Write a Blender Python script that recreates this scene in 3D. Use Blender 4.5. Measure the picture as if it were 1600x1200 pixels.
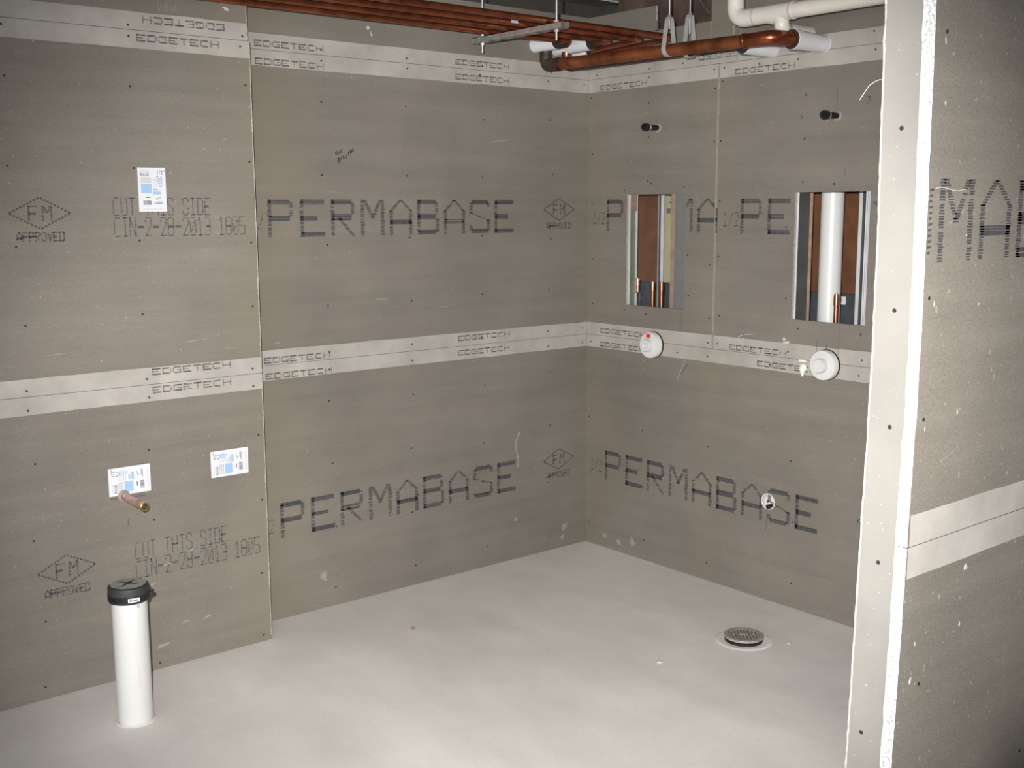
import bpy, bmesh, math, random
from mathutils import Vector, Matrix, noise

# ------------------------------------------------------------------ scene, camera, light
for o in list(bpy.data.objects):
    bpy.data.objects.remove(o, do_unlink=True)
SC = bpy.context.scene
COL = SC.collection
SC.view_settings.view_transform = 'Standard'
SC.view_settings.look = 'None'
SC.view_settings.gamma = 1.0
SC.view_settings.use_curve_mapping = False
SC.view_settings.exposure = 0.0

cam_d = bpy.data.cameras.new('camera')
cam_d.sensor_width = 36.0
cam_d.lens = 39.719
cam_d.clip_start = 0.02
cam_o = bpy.data.objects.new('camera', cam_d)
COL.objects.link(cam_o)
CR = Vector((0.7712975, -0.6364668, -0.0031856))
CU = Vector((0.1005195, 0.1168686, 0.9880473))
CF = Vector((0.6284871, 0.7623987, -0.1541178))
CP = Vector((-3.82826, -4.05999, 1.68186))
cam_o.matrix_world = Matrix((
    (CR.x, CU.x, -CF.x, CP.x), (CR.y, CU.y, -CF.y, CP.y), (CR.z, CU.z, -CF.z, CP.z), (0, 0, 0, 1)))
SC.camera = cam_o

w = bpy.data.worlds.new('world')
SC.world = w
w.use_nodes = True
w.node_tree.nodes['Background'].inputs[0].default_value = (0.93, 0.97, 1.0, 1)
w.node_tree.nodes['Background'].inputs[1].default_value = 0.85


def look(o, loc, target):
    o.location = loc
    o.rotation_euler = (Vector(target) - Vector(loc)).to_track_quat('-Z', 'Y').to_euler()


fl = bpy.data.lights.new('camera_flash', 'SPOT')          # the photographer's flash, just above the lens
fl.energy = 985
fl.color = (1.0, 0.975, 0.94)
fl.spot_size = math.radians(65.5)
fl.spot_blend = 0.8
fl.shadow_soft_size = 0.012
flo = bpy.data.objects.new('camera_flash', fl)
COL.objects.link(flo)
FP = CP - CR * 0.07 + CU * 0.10
look(flo, FP, FP + CF + CR * 0.025 - CU * 0.055)

wl = bpy.data.lights.new('window_daylight', 'AREA')       # daylight from the open side of the floor, behind and to the left
wl.shape = 'RECTANGLE'
wl.size = 3.2
wl.size_y = 1.8
wl.energy = 46
wl.color = (0.95, 0.98, 1.0)
wlo = bpy.data.objects.new('window_daylight', wl)
COL.objects.link(wlo)
look(wlo, (-6.3, -4.6, 1.6), (-1.0, -0.8, 0.6))

RNG = random.Random(7)


# ------------------------------------------------------------------ materials
def mat(name, color, rough=0.7, metal=0.0, var=0.0, scale=8.0, bump=0.0, bscale=300.0, spec=0.5, tint=None, detail=4.0):
    m = bpy.data.materials.new(name)
    m.use_nodes = True
    nt = m.node_tree
    b = nt.nodes['Principled BSDF']
    b.inputs['Base Color'].default_value = (*color, 1)
    b.inputs['Roughness'].default_value = rough
    b.inputs['Metallic'].default_value = metal
    b.inputs['Specular IOR Level'].default_value = spec
    tc = nt.nodes.new('ShaderNodeTexCoord')
    if var > 0:
        n = nt.nodes.new('ShaderNodeTexNoise')
        n.inputs['Scale'].default_value = scale
        n.inputs['Detail'].default_value = detail
        n.inputs['Roughness'].default_value = 0.62
        nt.links.new(tc.outputs['Object'], n.inputs['Vector'])
        r = nt.nodes.new('ShaderNodeValToRGB')
        r.color_ramp.elements[0].position = 0.28
        r.color_ramp.elements[1].position = 0.72
        c0 = tuple(max(0, c * (1 - var)) for c in color)
        c1 = tuple(min(1, c * (1 + var)) for c in (tint or color))
        r.color_ramp.elements[0].color = (*c0, 1)
        r.color_ramp.elements[1].color = (*c1, 1)
        nt.links.new(n.outputs['Fac'], r.inputs['Fac'])
        nt.links.new(r.outputs['Color'], b.inputs['Base Color'])
    if bump > 0:
        n2 = nt.nodes.new('ShaderNodeTexNoise')
        n2.inputs['Scale'].default_value = bscale
        n2.inputs['Detail'].default_value = 3
        nt.links.new(tc.outputs['Object'], n2.inputs['Vector'])
        bp = nt.nodes.new('ShaderNodeBump')
        bp.inputs['Strength'].default_value = bump
        bp.inputs['Distance'].default_value = 0.002
        nt.links.new(n2.outputs['Fac'], bp.inputs['Height'])
        nt.links.new(bp.outputs['Normal'], b.inputs['Normal'])
    return m


def math_node(nt, op, a, b=None):
    n = nt.nodes.new('ShaderNodeMath')
    n.operation = op
    for i, v in enumerate((a, b)):
        if v is None:
            continue
        if isinstance(v, (int, float)):
            n.inputs[i].default_value = v
        else:
            nt.links.new(v, n.inputs[i])
    return n.outputs[0]


def mix_col(nt, fac, a, b, blend='MIX'):
    n = nt.nodes.new('ShaderNodeMix')
    n.data_type = 'RGBA'
    n.blend_type = blend
    if isinstance(fac, (int, float)):
        n.inputs[0].default_value = fac
    else:
        nt.links.new(fac, n.inputs[0])
    for sock, v in ((n.inputs[6], a), (n.inputs[7], b)):
        if isinstance(v, tuple):
            sock.default_value = (*v, 1)
        else:
            nt.links.new(v, sock)
    return n.outputs[2]


def ramp(nt, src, p0, p1, c0, c1):
    r = nt.nodes.new('ShaderNodeValToRGB')
    r.color_ramp.elements[0].position = p0
    r.color_ramp.elements[1].position = p1
    r.color_ramp.elements[0].color = (*c0, 1)
    r.color_ramp.elements[1].color = (*c1, 1)
    nt.links.new(src, r.inputs['Fac'])
    return r.outputs['Color']


def tex_noise(nt, vec, scale, detail=4, rough=0.6, stretch=None):
    if stretch:
        mp = nt.nodes.new('ShaderNodeMapping')
        mp.inputs['Scale'].default_value = stretch
        nt.links.new(vec, mp.inputs['Vector'])
        vec = mp.outputs['Vector']
    n = nt.nodes.new('ShaderNodeTexNoise')
    n.inputs['Scale'].default_value = scale
    n.inputs['Detail'].default_value = detail
    n.inputs['Roughness'].default_value = rough
    nt.links.new(vec, n.inputs['Vector'])
    return n.outputs['Fac']


BODY = (0.195, 0.176, 0.150)


def board_material(name, axis, stains):
    """Cement backer board: mottled grey-brown with a fine woven grain and tan water stains by the joints.
    axis: 'X' or 'Y', the horizontal direction of the wall; stains: (where, width, strength)."""
    m = bpy.data.materials.new(name)
    m.use_nodes = True
    nt = m.node_tree
    b = nt.nodes['Principled BSDF']
    b.inputs['Roughness'].default_value = 0.82
    b.inputs['Specular IOR Level'].default_value = 0.25
    tc = nt.nodes.new('ShaderNodeTexCoord')
    P = tc.outputs['Object']
    sep = nt.nodes.new('ShaderNodeSeparateXYZ')
    nt.links.new(P, sep.inputs[0])
    s = sep.outputs[axis]
    st_long = (0.35, 0.35, 5.0)
    big = tex_noise(nt, P, 1.6, 4, 0.55)
    col = ramp(nt, big, 0.3, 0.72, tuple(c * 0.86 for c in BODY), tuple(c * 1.12 for c in BODY))
    streak = tex_noise(nt, P, 3.0, 5, 0.65, st_long)
    g = ramp(nt, streak, 0.3, 0.75, (0.90, 0.90, 0.90), (1.10, 1.10, 1.11))
    col = mix_col(nt, 1.0, col, g, 'MULTIPLY')
    fine = tex_noise(nt, P, 260.0, 2, 0.6)
    g = ramp(nt, fine, 0.25, 0.75, (0.80, 0.80, 0.80), (1.20, 1.20, 1.20))
    col = mix_col(nt, 1.0, col, g, 'MULTIPLY')
    speck = tex_noise(nt, P, 70.0, 1, 0.5)
    g = ramp(nt, speck, 0.73, 0.78, (0, 0, 0), (0.4, 0.4, 0.4))
    col = mix_col(nt, g, col, (0.42, 0.40, 0.36))
    wob = tex_noise(nt, P, 2.3, 3, 0.6)
    for (where, width, strength) in stains:
        d = math_node(nt, 'ABSOLUTE', math_node(nt, 'SUBTRACT', s, where))
        d = math_node(nt, 'ADD', d, math_node(nt, 'MULTIPLY', math_node(nt, 'SUBTRACT', wob, 0.5), width * 2.2))
        f = math_node(nt, 'SUBTRACT', 1.0, math_node(nt, 'DIVIDE', d, width))
        f = math_node(nt, 'MULTIPLY', math_node(nt, 'MINIMUM', math_node(nt, 'MAXIMUM', f, 0.0), 1.0), strength)
        col = mix_col(nt, f, col, (0.23, 0.195, 0.138))
    nt.links.new(col, b.inputs['Base Color'])
    wv = nt.nodes.new('ShaderNodeTexWave')
    wv.wave_type = 'BANDS'
    wv.bands_direction = 'Z'
    wv.inputs['Scale'].default_value = 110
    wv.inputs['Distortion'].default_value = 0.6
    nt.links.new(P, wv.inputs['Vector'])
    hgt = math_node(nt, 'ADD', math_node(nt, 'MULTIPLY', wv.outputs['Fac'], 0.4), fine)
    bp = nt.nodes.new('ShaderNodeBump')
    bp.inputs['Strength'].default_value = 0.25
    bp.inputs['Distance'].default_value = 0.001
    nt.links.new(hgt, bp.inputs['Height'])
    nt.links.new(bp.outputs['Normal'], b.inputs['Normal'])
    return m


M_left = board_material('board_left', 'X', [(-1.80, 0.24, 0.50)])
M_back = board_material('board_back', 'X', [(-1.74, 0.24, 0.35)])
M_right = board_material('board_right', 'Y', [(0.10, 0.35, 0.40), (-0.80, 0.14, 0.25)])
M_wing = board_material('board_wing', 'X', [])
M_wing_end = mat('board_wing_end', (0.185, 0.178, 0.163), 0.85, var=0.12, scale=3, bump=0.2, bscale=350)
M_strip = mat('board_edge_strip', (0.36, 0.335, 0.305), 0.8, var=0.13, scale=6.0, bump=0.1, bscale=200, tint=(0.39, 0.365, 0.335))
M_core = mat('board_core', (0.40, 0.385, 0.345), 0.9, var=0.35, scale=90, bump=0.6, bscale=200)
M_rawedge = mat('board_cut_edge', (0.36, 0.37, 0.37), 0.8, var=0.45, scale=170, bump=0.8, bscale=260, tint=(0.46, 0.47, 0.48))
M_ink = mat('print_ink', (0.055, 0.055, 0.060), 0.75, var=0.35, scale=60)
M_ink_soft = mat('print_ink_soft', (0.070, 0.069, 0.068), 0.8, var=0.3, scale=60)
M_pencil = mat('pencil_mark', (0.09, 0.085, 0.08), 0.8)
M_marker = mat('marker_mark', (0.04, 0.025, 0.03), 0.7)
M_screw = mat('screw_black', (0.03, 0.028, 0.027), 0.5, 0.3)
M_mortar = mat('mortar_pale', (0.50, 0.48, 0.45), 0.9, var=0.2, scale=60)
M_scuff = mat('scuff_pale', (0.27, 0.257, 0.235), 0.9, var=0.2, scale=40)
M_pvc = mat('white_plastic', (0.64, 0.64, 0.63), 0.35, var=0.04, scale=5)
M_pvc_old = mat('cream_plastic', (0.70, 0.66, 0.60), 0.4, var=0.07, scale=6)
M_pvc_line = mat('joint_purple', (0.36, 0.30, 0.36), 0.5)
M_jacket = mat('white_jacket', (0.74, 0.75, 0.78), 0.55, var=0.05, scale=12)
M_foam = mat('black_foam', (0.018, 0.017, 0.02), 0.9, var=0.3, scale=60)
M_copper = mat('copper_dull', (0.27, 0.072, 0.030), 0.30, 0.85, var=0.4, scale=14, tint=(0.34, 0.105, 0.048))
M_copper_big = mat('copper_stained', (0.26, 0.075, 0.030), 0.40, 0.75, var=0.5, scale=9, tint=(0.33, 0.115, 0.05))
M_copper_dark = mat('copper_tarnished', (0.065, 0.047, 0.038), 0.6, 0.5, var=0.5, scale=25)
M_copper_new = mat('copper_bright', (0.42, 0.15, 0.08), 0.30, 0.9, var=0.2, scale=20)
M_copper_pink = mat('copper_flux_pink', (0.50, 0.28, 0.22), 0.45, 0.55, var=0.4, scale=35, tint=(0.62, 0.40, 0.34))
M_brass = mat('brass_ring', (0.72, 0.52, 0.15), 0.25, 0.9)
M_steel = mat('galvanised_steel', (0.62, 0.63, 0.64), 0.32, 0.85, var=0.12, scale=18)
M_steel_dull = mat('galvanised_dull', (0.36, 0.35, 0.34), 0.45, 0.6, var=0.3, scale=30)
M_strap = mat('hanger_strap', (0.40, 0.40, 0.385), 0.6, 0.25, var=0.12, scale=30)
M_iron = mat('black_iron', (0.025, 0.025, 0.027), 0.45, 0.5, var=0.3, scale=80)
M_rubber = mat('black_rubber', (0.028, 0.028, 0.03), 0.6, var=0.25, scale=30)
M_dustcap = mat('dusty_rubber', (0.27, 0.262, 0.245), 0.85, var=0.25, scale=30)
M_bronze = mat('drain_nickel', (0.34, 0.325, 0.285), 0.6, 0.25, var=0.25, scale=70)
M_drainhole = mat('drain_dark', (0.10, 0.095, 0.085), 0.9)
M_paper = mat('label_paper', (0.66, 0.67, 0.70), 0.6)
M_blue = mat('label_blue', (0.30, 0.47, 0.68), 0.6)
M_greyprint = mat('label_grey', (0.42, 0.43, 0.48), 0.6)
M_black = mat('label_black', (0.03, 0.035, 0.06), 0.6)
M_greenp = mat('label_green', (0.30, 0.48, 0.30), 0.6)
M_red = mat('red_sticker', (0.85, 0.035, 0.025), 0.5)
M_ply = mat('plywood_brown', (0.145, 0.058, 0.024), 0.65, var=0.35, scale=7)
M_batten = mat('wood_batten', (0.30, 0.20, 0.155), 0.75, var=0.25, scale=20)
M_greenboard = mat('green_board', (0.36, 0.40, 0.29), 0.8, var=0.08, scale=8)
M_yellow = mat('yellow_board', (0.42, 0.39, 0.24), 0.75, var=0.1, scale=6)
M_steel_chase = mat('stud_steel', (0.50, 0.51, 0.53), 0.5, 0.55, var=0.15, scale=18)
M_highlight = mat('stud_highlight', (0.66, 0.67, 0.70), 0.45, 0.2, var=0.12, scale=12)  # stud steel with its highlight painted into a pale colour
M_greenweb_reflect = mat('stud_web_green_reflection', (0.20, 0.225, 0.155), 0.6, 0.1, var=0.12, scale=9)  # steel web with the reflection of green board painted into its colour
M_darkweb_shade = mat('stud_web_dark_shade', (0.075, 0.08, 0.078), 0.5, 0.2, var=0.2, scale=12)  # dark web steel, also used for shade painted as strips on the studs
M_plainsteel = mat('stud_plain', (0.16, 0.165, 0.165), 0.7, 0.1, var=0.08, scale=12)
M_block = mat('dark_block', (0.055, 0.062, 0.072), 0.9, var=0.3, scale=14)
M_frame = mat('framing_grey', (0.25, 0.25, 0.25), 0.6, 0.3, var=0.2, scale=10)
M_deck = mat('ceiling_deck', (0.085, 0.075, 0.066), 0.9, var=0.4, scale=3.5)
M_deckbrown = mat('deck_brown', (0.085, 0.056, 0.042), 0.9, var=0.5, scale=6)
M_fibre = mat('mesh_fibre', (0.50, 0.50, 0.47), 0.6)
M_glue = mat('white_caulk', (0.78, 0.76, 0.70), 0.6)
M_bag = mat('black_plastic', (0.010, 0.010, 0.011), 0.4, var=0.2, scale=20)


def floor_material():
    m = bpy.data.materials.new('concrete_floor')
    m.use_nodes = True
    nt = m.node_tree
    b = nt.nodes['Principled BSDF']
    b.inputs['Roughness'].default_value = 0.75
    b.inputs['Specular IOR Level'].default_value = 0.3
    tc = nt.nodes.new('ShaderNodeTexCoord')
    P = tc.outputs['Object']
    base = (0.715, 0.685, 0.655)
    a = tex_noise(nt, P, 1.1, 5, 0.6)
    col = ramp(nt, a, 0.3, 0.7, tuple(c * 0.84 for c in base), tuple(c * 1.09 for c in base))
    sw = tex_noise(nt, P, 5.0, 4, 0.6, (1, 0.35, 1))
    col = mix_col(nt, 1.0, col, ramp(nt, sw, 0.3, 0.7, (0.94, 0.94, 0.94), (1.05, 1.05, 1.06)), 'MULTIPLY')
    f = tex_noise(nt, P, 190.0, 2, 0.6)
    col = mix_col(nt, 1.0, col, ramp(nt, f, 0.25, 0.75, (0.90, 0.90, 0.90), (1.10, 1.10, 1.10)), 'MULTIPLY')
    sp = tex_noise(nt, P, 38.0, 1, 0.5)
    col = mix_col(nt, ramp(nt, sp, 0.755, 0.79, (0, 0, 0), (0.35, 0.35, 0.35)), col, (0.55, 0.52, 0.48))
    nt.links.new(col, b.inputs['Base Color'])
    bp = nt.nodes.new('ShaderNodeBump')
    bp.inputs['Strength'].default_value = 0.2
    bp.inputs['Distance'].default_value = 0.002
    nt.links.new(f, bp.inputs['Height'])
    nt.links.new(bp.outputs['Normal'], b.inputs['Normal'])
    return m


M_floor = floor_material()


# ------------------------------------------------------------------ mesh helpers
class MB:
    def __init__(self):
        self.v, self.f, self.mi = [], [], []

    def add(self, verts, faces, mi=0):
        n = len(self.v)
        self.v += [tuple(p) for p in verts]
        for f in faces:
            self.f.append(tuple(n + i for i in f))
            self.mi.append(mi)
        return self

    def box(self, x0, x1, y0, y1, z0, z1, mi=0):
        v = [(x, y, z) for x in (x0, x1) for y in (y0, y1) for z in (z0, z1)]
        f = [(0, 1, 3, 2), (4, 6, 7, 5), (0, 4, 5, 1), (2, 3, 7, 6), (0, 2, 6, 4), (1, 5, 7, 3)]
        return self.add(v, f, mi)

    def quad(self, a, b, c, d, mi=0):
        return self.add([a, b, c, d], [(0, 1, 2, 3)], mi)

    def tube(self, pts, r, seg=16, caps=True, mi=0):
        pts = [Vector(p) for p in pts]
        n = len(pts)
        rr = r if isinstance(r, (list, tuple)) else [r] * n
        T = []
        for i in range(n):
            a = pts[max(0, i - 1)]
            c = pts[min(n - 1, i + 1)]
            T.append((c - a).normalized())
        ref = Vector((0, 0, 1)) if abs(T[0].z) < 0.9 else Vector((1, 0, 0))
        u = T[0].cross(ref).normalized()
        base = len(self.v)
        for i in range(n):
            if i:
                q = T[i - 1].rotation_difference(T[i])
                u = (q @ u)
                u = (u - T[i] * u.dot(T[i])).normalized()
            w_ = T[i].cross(u)
            for k in range(seg):
                a = 2 * math.pi * k / seg
                self.v.append(tuple(pts[i] + (u * math.cos(a) + w_ * math.sin(a)) * rr[i]))
        for i in range(n - 1):
            for k in range(seg):
                k2 = (k + 1) % seg
                self.f.append((base + i * seg + k, base + i * seg + k2, base + (i + 1) * seg + k2, base + (i + 1) * seg + k))
                self.mi.append(mi)
        if caps:
            self.f.append(tuple(base + k for k in range(seg - 1, -1, -1)))
            self.f.append(tuple(base + (n - 1) * seg + k for k in range(seg)))
            self.mi += [mi, mi]
        return self

    def lathe(self, prof, origin, axis, seg=32, mi=0, close=True):
        """prof: (radius, along) pairs; axis: unit direction; ends with radius 0 close the shape."""
        ax = Vector(axis).normalized()
        ref = Vector((0, 0, 1)) if abs(ax.z) < 0.9 else Vector((1, 0, 0))
        u = ax.cross(ref).normalized()
        w_ = ax.cross(u)
        o = Vector(origin)
        rings = []
        for (r, t) in prof:
            if r <= 1e-6:
                rings.append([len(self.v)])
                self.v.append(tuple(o + ax * t))
            else:
                ring = []
                for k in range(seg):
                    a = 2 * math.pi * k / seg
                    ring.append(len(self.v))
                    self.v.append(tuple(o + ax * t + (u * math.cos(a) + w_ * math.sin(a)) * r))
                rings.append(ring)
        for A, B in zip(rings[:-1], rings[1:]):
            for k in range(seg):
                k2 = (k + 1) % seg
                if len(A) == 1 and len(B) == 1:
                    continue
                if len(A) == 1:
                    self.f.append((A[0], B[k2], B[k]))
                elif len(B) == 1:
                    self.f.append((A[k], A[k2], B[0]))
                else:
                    self.f.append((A[k], A[k2], B[k2], B[k]))
                self.mi.append(mi)
        return self

    def build(self, name, mats, parent=None, smooth=False, bevel=0.0, recalc=True):
        me = bpy.data.meshes.new(name)
        me.from_pydata(self.v, [], self.f)
        if not isinstance(mats, (list, tuple)):
            mats = [mats]
        for m in mats:
            me.materials.append(m)
        for p, i in zip(me.polygons, self.mi):
            p.material_index = i
        if recalc or bevel > 0:
            bm = bmesh.new()
            bm.from_mesh(me)
            if recalc:
                bmesh.ops.recalc_face_normals(bm, faces=bm.faces)
            if bevel > 0:
                bmesh.ops.bevel(bm, geom=[e for e in bm.edges if e.calc_face_angle(0) > 0.5], offset=bevel, segments=2, affect='EDGES', profile=0.5)
            bm.to_mesh(me)
            bm.free()
        if smooth:
            me.polygons.foreach_set('use_smooth', [True] * len(me.polygons))
            me.set_sharp_from_angle(angle=math.radians(38))
        o = bpy.data.objects.new(name, me)
        COL.objects.link(o)
        if parent is not None:
            o.parent = parent
        return o


def tag(o, label=None, cat=None, group=None, kind=None):
    if label:
        o['label'] = label
    if cat:
        o['category'] = cat
    if group:
        o['group'] = group
    if kind:
        o['kind'] = kind
    return o


def thing(name, label, cat, group=None):
    o = bpy.data.objects.new(name, None)
    o.empty_display_size = 0.05
    COL.objects.link(o)
    return tag(o, label, cat, group)


def fillet(pts, rad, n=8):
    pts = [Vector(p) for p in pts]
    out = [pts[0]]
    for i in range(1, len(pts) - 1):
        a, b, c = pts[i - 1], pts[i], pts[i + 1]
        d1 = (a - b).normalized()
        d2 = (c - b).normalized()
        ang = d1.angle(d2)
        t = min(rad / math.tan(ang / 2), (a - b).length * 0.49, (c - b).length * 0.49)
        p1, p2 = b + d1 * t, b + d2 * t
        for k in range(n + 1):
            s = k / n
            out.append(p1 * (1 - s) ** 2 + b * 2 * s * (1 - s) + p2 * s * s)
    out.append(pts[-1])
    return out


# wall frames: s runs left to right as seen from the room, 'off' is the distance proud of the board face
D1 = 0.1734           # the left wall stands this far in front of the back wall
YW = -2.98            # front face of the near stub wall
XW = -1.995           # its free end
Z1, HB = 1.0642, 0.0605
Z2 = Z1 + 1.2192
ZT = 2.571
ZT3 = 2.57


def on_left(s, z, off):
    return (s, -D1 - off, z)


def on_back(s, z, off):
    return (s, -off, z)


def on_right(s, z, off):
    return (-off, -s, z)


def on_near(s, z, off):
    return (s, YW - off, z)


# ------------------------------------------------------------------ stroke lettering
# each glyph: list of strokes (x0, y0, x1, y1) in a unit box, y up
G = {
    'P': [(0, 0, 0, 1), (0, 1, .85, 1), (.95, .9, .95, .58), (0, .5, .85, .5)],
    'E': [(0, 0, 0, 1), (0, 1, 1, 1), (0, .5, .68, .5), (0, 0, 1, 0)],
    'R': [(0, 0, 0, 1), (0, 1, .85, 1), (.95, .9, .95, .6), (0, .52, .85, .52), (.3, .5, 1, 0)],
    'M': [(0, 0, 0, 1), (1, 0, 1, 1), (.1, 1, .5, .5), (.9, 1, .5, .5)],
    'A': [(0, 0, 0, .68), (0, .68, .5, 1), (.5, 1, 1, .68), (1, 0, 1, .68), (0, .36, 1, .36)],
    'B': [(0, 0, 0, 1), (0, 1, .85, 1), (.95, .92, .95, .6), (0, .52, .85, .52), (1, .44, 1, .08), (0, 0, .9, 0)],
    'S': [(.1, 1, .9, 1), (1, .92, 1, .8), (0, .92, 0, .62), (0, .62, .5, .5), (.5, .5, 1, .4), (1, .4, 1, .08), (.1, 0, .9, 0), (0, .2, 0, .08)],
    'D': [(0, 0, 0, 1), (0, 1, .75, 1), (1, .8, 1, .2), (0, 0, .75, 0), (.75, 1, 1, .8), (.75, 0, 1, .2)],
    'G': [(.15, 1, 1, 1), (0, .15, 0, .85), (.15, 0, .9, 0), (1, 0, 1, .45), (.55, .48, 1, .48)],
    'T': [(0, 1, 1, 1), (.5, 0, .5, 1)],
    'C': [(.15, 1, .9, 1), (0, .15, 0, .85), (.15, 0, .9, 0)],
    'H': [(0, 0, 0, 1), (1, 0, 1, 1), (0, .5, 1, .5)],
    'O': [(.15, 1, .85, 1), (0, .12, 0, .88), (1, .12, 1, .88), (.15, 0, .85, 0)],
    'V': [(0, 1, .5, 0), (.5, 0, 1, 1)],
    'F': [(0, 0, 0, 1), (0, 1, 1, 1), (0, .5, .75, .5)],
    'U': [(0, .12, 0, 1), (1, .12, 1, 1), (.15, 0, .85, 0)],
    'I': [(.1, 1, .9, 1), (.5, 0, .5, 1), (.1, 0, .9, 0)],
    'N': [(0, 0, 0, 1), (1, 0, 1, 1), (0, 1, 1, 0)],
    '-': [(0, .5, 1, .5)],
    '/': [(0, 0, 1, 1)],
    '0': [(.15, 1, .85, 1), (0, .12, 0, .88), (1, .12, 1, .88), (.15, 0, .85, 0), (.2, .2, .8, .8)],
    '1': [(.5, 0, .5, 1), (.15, .8, .5, 1), (.1, 0, .9, 0)],
    '2': [(.1, 1, .9, 1), (0, .88, 0, .78), (1, .62, 1, .9), (0, 0, 1, .62), (0, 0, 1, 0)],
    '3': [(.1, 1, .9, 1), (1, .12, 1, .88), (.35, .5, .95, .5), (.1, 0, .9, 0)],
    '5': [(0, 1, 1, 1), (0, .55, 0, 1), (0, .55, .85, .55), (1, .1, 1, .48), (.05, 0, .9, 0)],
    '8': [(.15, 1, .85, 1), (0, .1, 0, .9), (1, .1, 1, .9), (.1, .5, .9, .5), (.15, 0, .85, 0)],
}


CLIP = []            # cut-outs that no ink may cross


def ink_text(mb, at, text, s0, z0, width, height, pitch=None, fillw=0.78, rows=24, sw=0.012, sh=0.016, dash=0.55,
             drop=0.08, rot180=False, off=0.0004, rng=RNG, jit=0.12, mi=0):
    """Ink-jet letters: every letter is scanned into rows of short dashes."""
    n = len(text)
    pitch = pitch or width / (n - 1 + fillw)
    lw = pitch * fillw
    rp = height / rows
    for i, ch in enumerate(text):
        if ch == ' ':
            continue
        x0 = i * pitch
        for r in range(rows):
            yc = (r + 0.5) / rows
            z = yc * height
            for (a, b, c, d) in G[ch]:
                if abs(b - d) < 1e-6:
                    yy = sh / 2 / height + b * (1 - sh / height)
                    if abs(yc - yy) * height > max(sh / 2, rp * 0.5):
                        continue
                    l, h = a * lw, c * lw
                    l, h = l - sw * .3, h + sw * .3
                else:
                    lo, hi = min(b, d), max(b, d)
                    if not (lo - .02 <= yc <= hi + .02):
                        continue
                    t = (yc - b) / (d - b)
                    xc = (a + (c - a) * min(1, max(0, t))) * lw
                    l, h = xc - sw / 2, xc + sw / 2
                flat = abs(b - d) < 1e-6
                if rng.random() < drop * (.3 if flat else 1):
                    continue
                j = rng.uniform(-jit, jit) * rp
                l += rng.uniform(-.12, .12) * sw
                h += rng.uniform(-.12, .12) * sw
                dh = rp * min(1.0, dash * (1.35 if flat else 1)) * rng.uniform(.8, 1.15)
                if rot180:
                    A = (s0 + width - x0 - h, z0 + height - z - dh / 2 + j)
                    B = (s0 + width - x0 - l, z0 + height - z + dh / 2 + j)
                else:
                    A = (s0 + x0 + l, z0 + z - dh / 2 + j)
                    B = (s0 + x0 + h, z0 + z + dh / 2 + j)
                if any(c0 < B[0] and A[0] < c1 and c2 < B[1] and A[1] < c3 for (c0, c1, c2, c3) in CLIP):
                    continue
                mb.quad(at(A[0], A[1], off), at(B[0], A[1], off), at(B[0], B[1], off), at(A[0], B[1], off), mi)


def seg_quad(mb, at, s0, z0, s1, z1, wd, off=0.0004, mi=0):
    d = Vector((s1 - s0, z1 - z0))
    n = Vector((-d.y, d.x)).normalized() * wd / 2
    mb.quad(at(s0 - n.x, z0 - n.y, off), at(s1 - n.x, z1 - n.y, off), at(s1 + n.x, z1 + n.y, off), at(s0 + n.x, z0 + n.y, off), mi)


def diamond(mb, at, cs, cz, hw, hh, n=9, wd=0.006, dash=0.66):
    P = [(cs - hw, cz), (cs, cz + hh), (cs + hw, cz), (cs, cz - hh)]
    for i in range(4):
        a, b = Vector(P[i]), Vector(P[(i + 1) % 4])
        for k in range(n):
            p, q = a.lerp(b, (k + .5 - dash / 2) / n), a.lerp(b, (k + .5 + dash / 2) / n)
            seg_quad(mb, at, p.x, p.y, q.x, q.y, wd)


def approval_mark(at, board, cs, cz):
    """Diamond with the letters FM and the word APPROVED below it."""
    mb = MB()
    diamond(mb, at, cs, cz, .099, .051)
    ink_text(mb, at, 'FM', cs - .036, cz - .026, .072, .050, fillw=.62, rows=12, sw=.007, sh=.006, drop=.1, dash=.7)
    mb.build('approval_mark', M_ink, board, recalc=False)
    mb = MB()
    ink_text(mb, at, 'APPROVED', cs - .077, cz - .093, .150, .032, fillw=.72, rows=8, sw=.0055, sh=.0045, drop=.16, dash=.75)
    mb.build('approval_word', M_ink_soft, board, recalc=False)


def brand_word(at, board, s0, z0, text='PERMABASE', first=0, off=.0004):
    pitch = .1421
    mb = MB()
    ink_text(mb, at, text, s0 + first * pitch, z0, len(text) * pitch, .148, pitch=pitch, fillw=.70, rows=30,
             sw=.0170, sh=.020, dash=.70, drop=.06, off=off)
    mb.build('brand_lettering', M_ink, board, recalc=False)


def half_mark(at, board, s0, z0, text='1/2'):
    mb = MB()
    ink_text(mb, at, text, s0, z0, .030 * len(text) - .008, .060, pitch=.030, fillw=.66, rows=14, sw=.0042, sh=.0045, dash=.68, drop=.08)
    mb.build('thickness_mark', M_ink_soft, board, recalc=False)


def edge_word(at, board, s0, z0, rot=False, n=8, off=.0007):
    mb = MB()
    ink_text(mb, at, 'EDGETECH'[:n], s0, z0, .300 * n / 8, .0245, pitch=.0384, fillw=.74, rows=9, sw=.0046, sh=.0042, dash=.64,
             drop=.07, rot180=rot, off=off)
    mb.build('edge_lettering', M_ink_soft, board, recalc=False)


def date_stamp(at, board, s0, z0):
    mb = MB()
    ink_text(mb, at, 'CUT THIS SIDE', s0, z0 + .072, .352, .062, fillw=.70, rows=16, sw=.0046, sh=.0052, dash=.70, drop=.05)
    ink_text(mb, at, 'CIN-2-28-2013 1805', s0, z0, .486, .066, fillw=.72, rows=16, sw=.0046, sh=.0052, dash=.70, drop=.05)
    mb.build('date_stamp', M_ink_soft, board, recalc=False)


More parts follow.
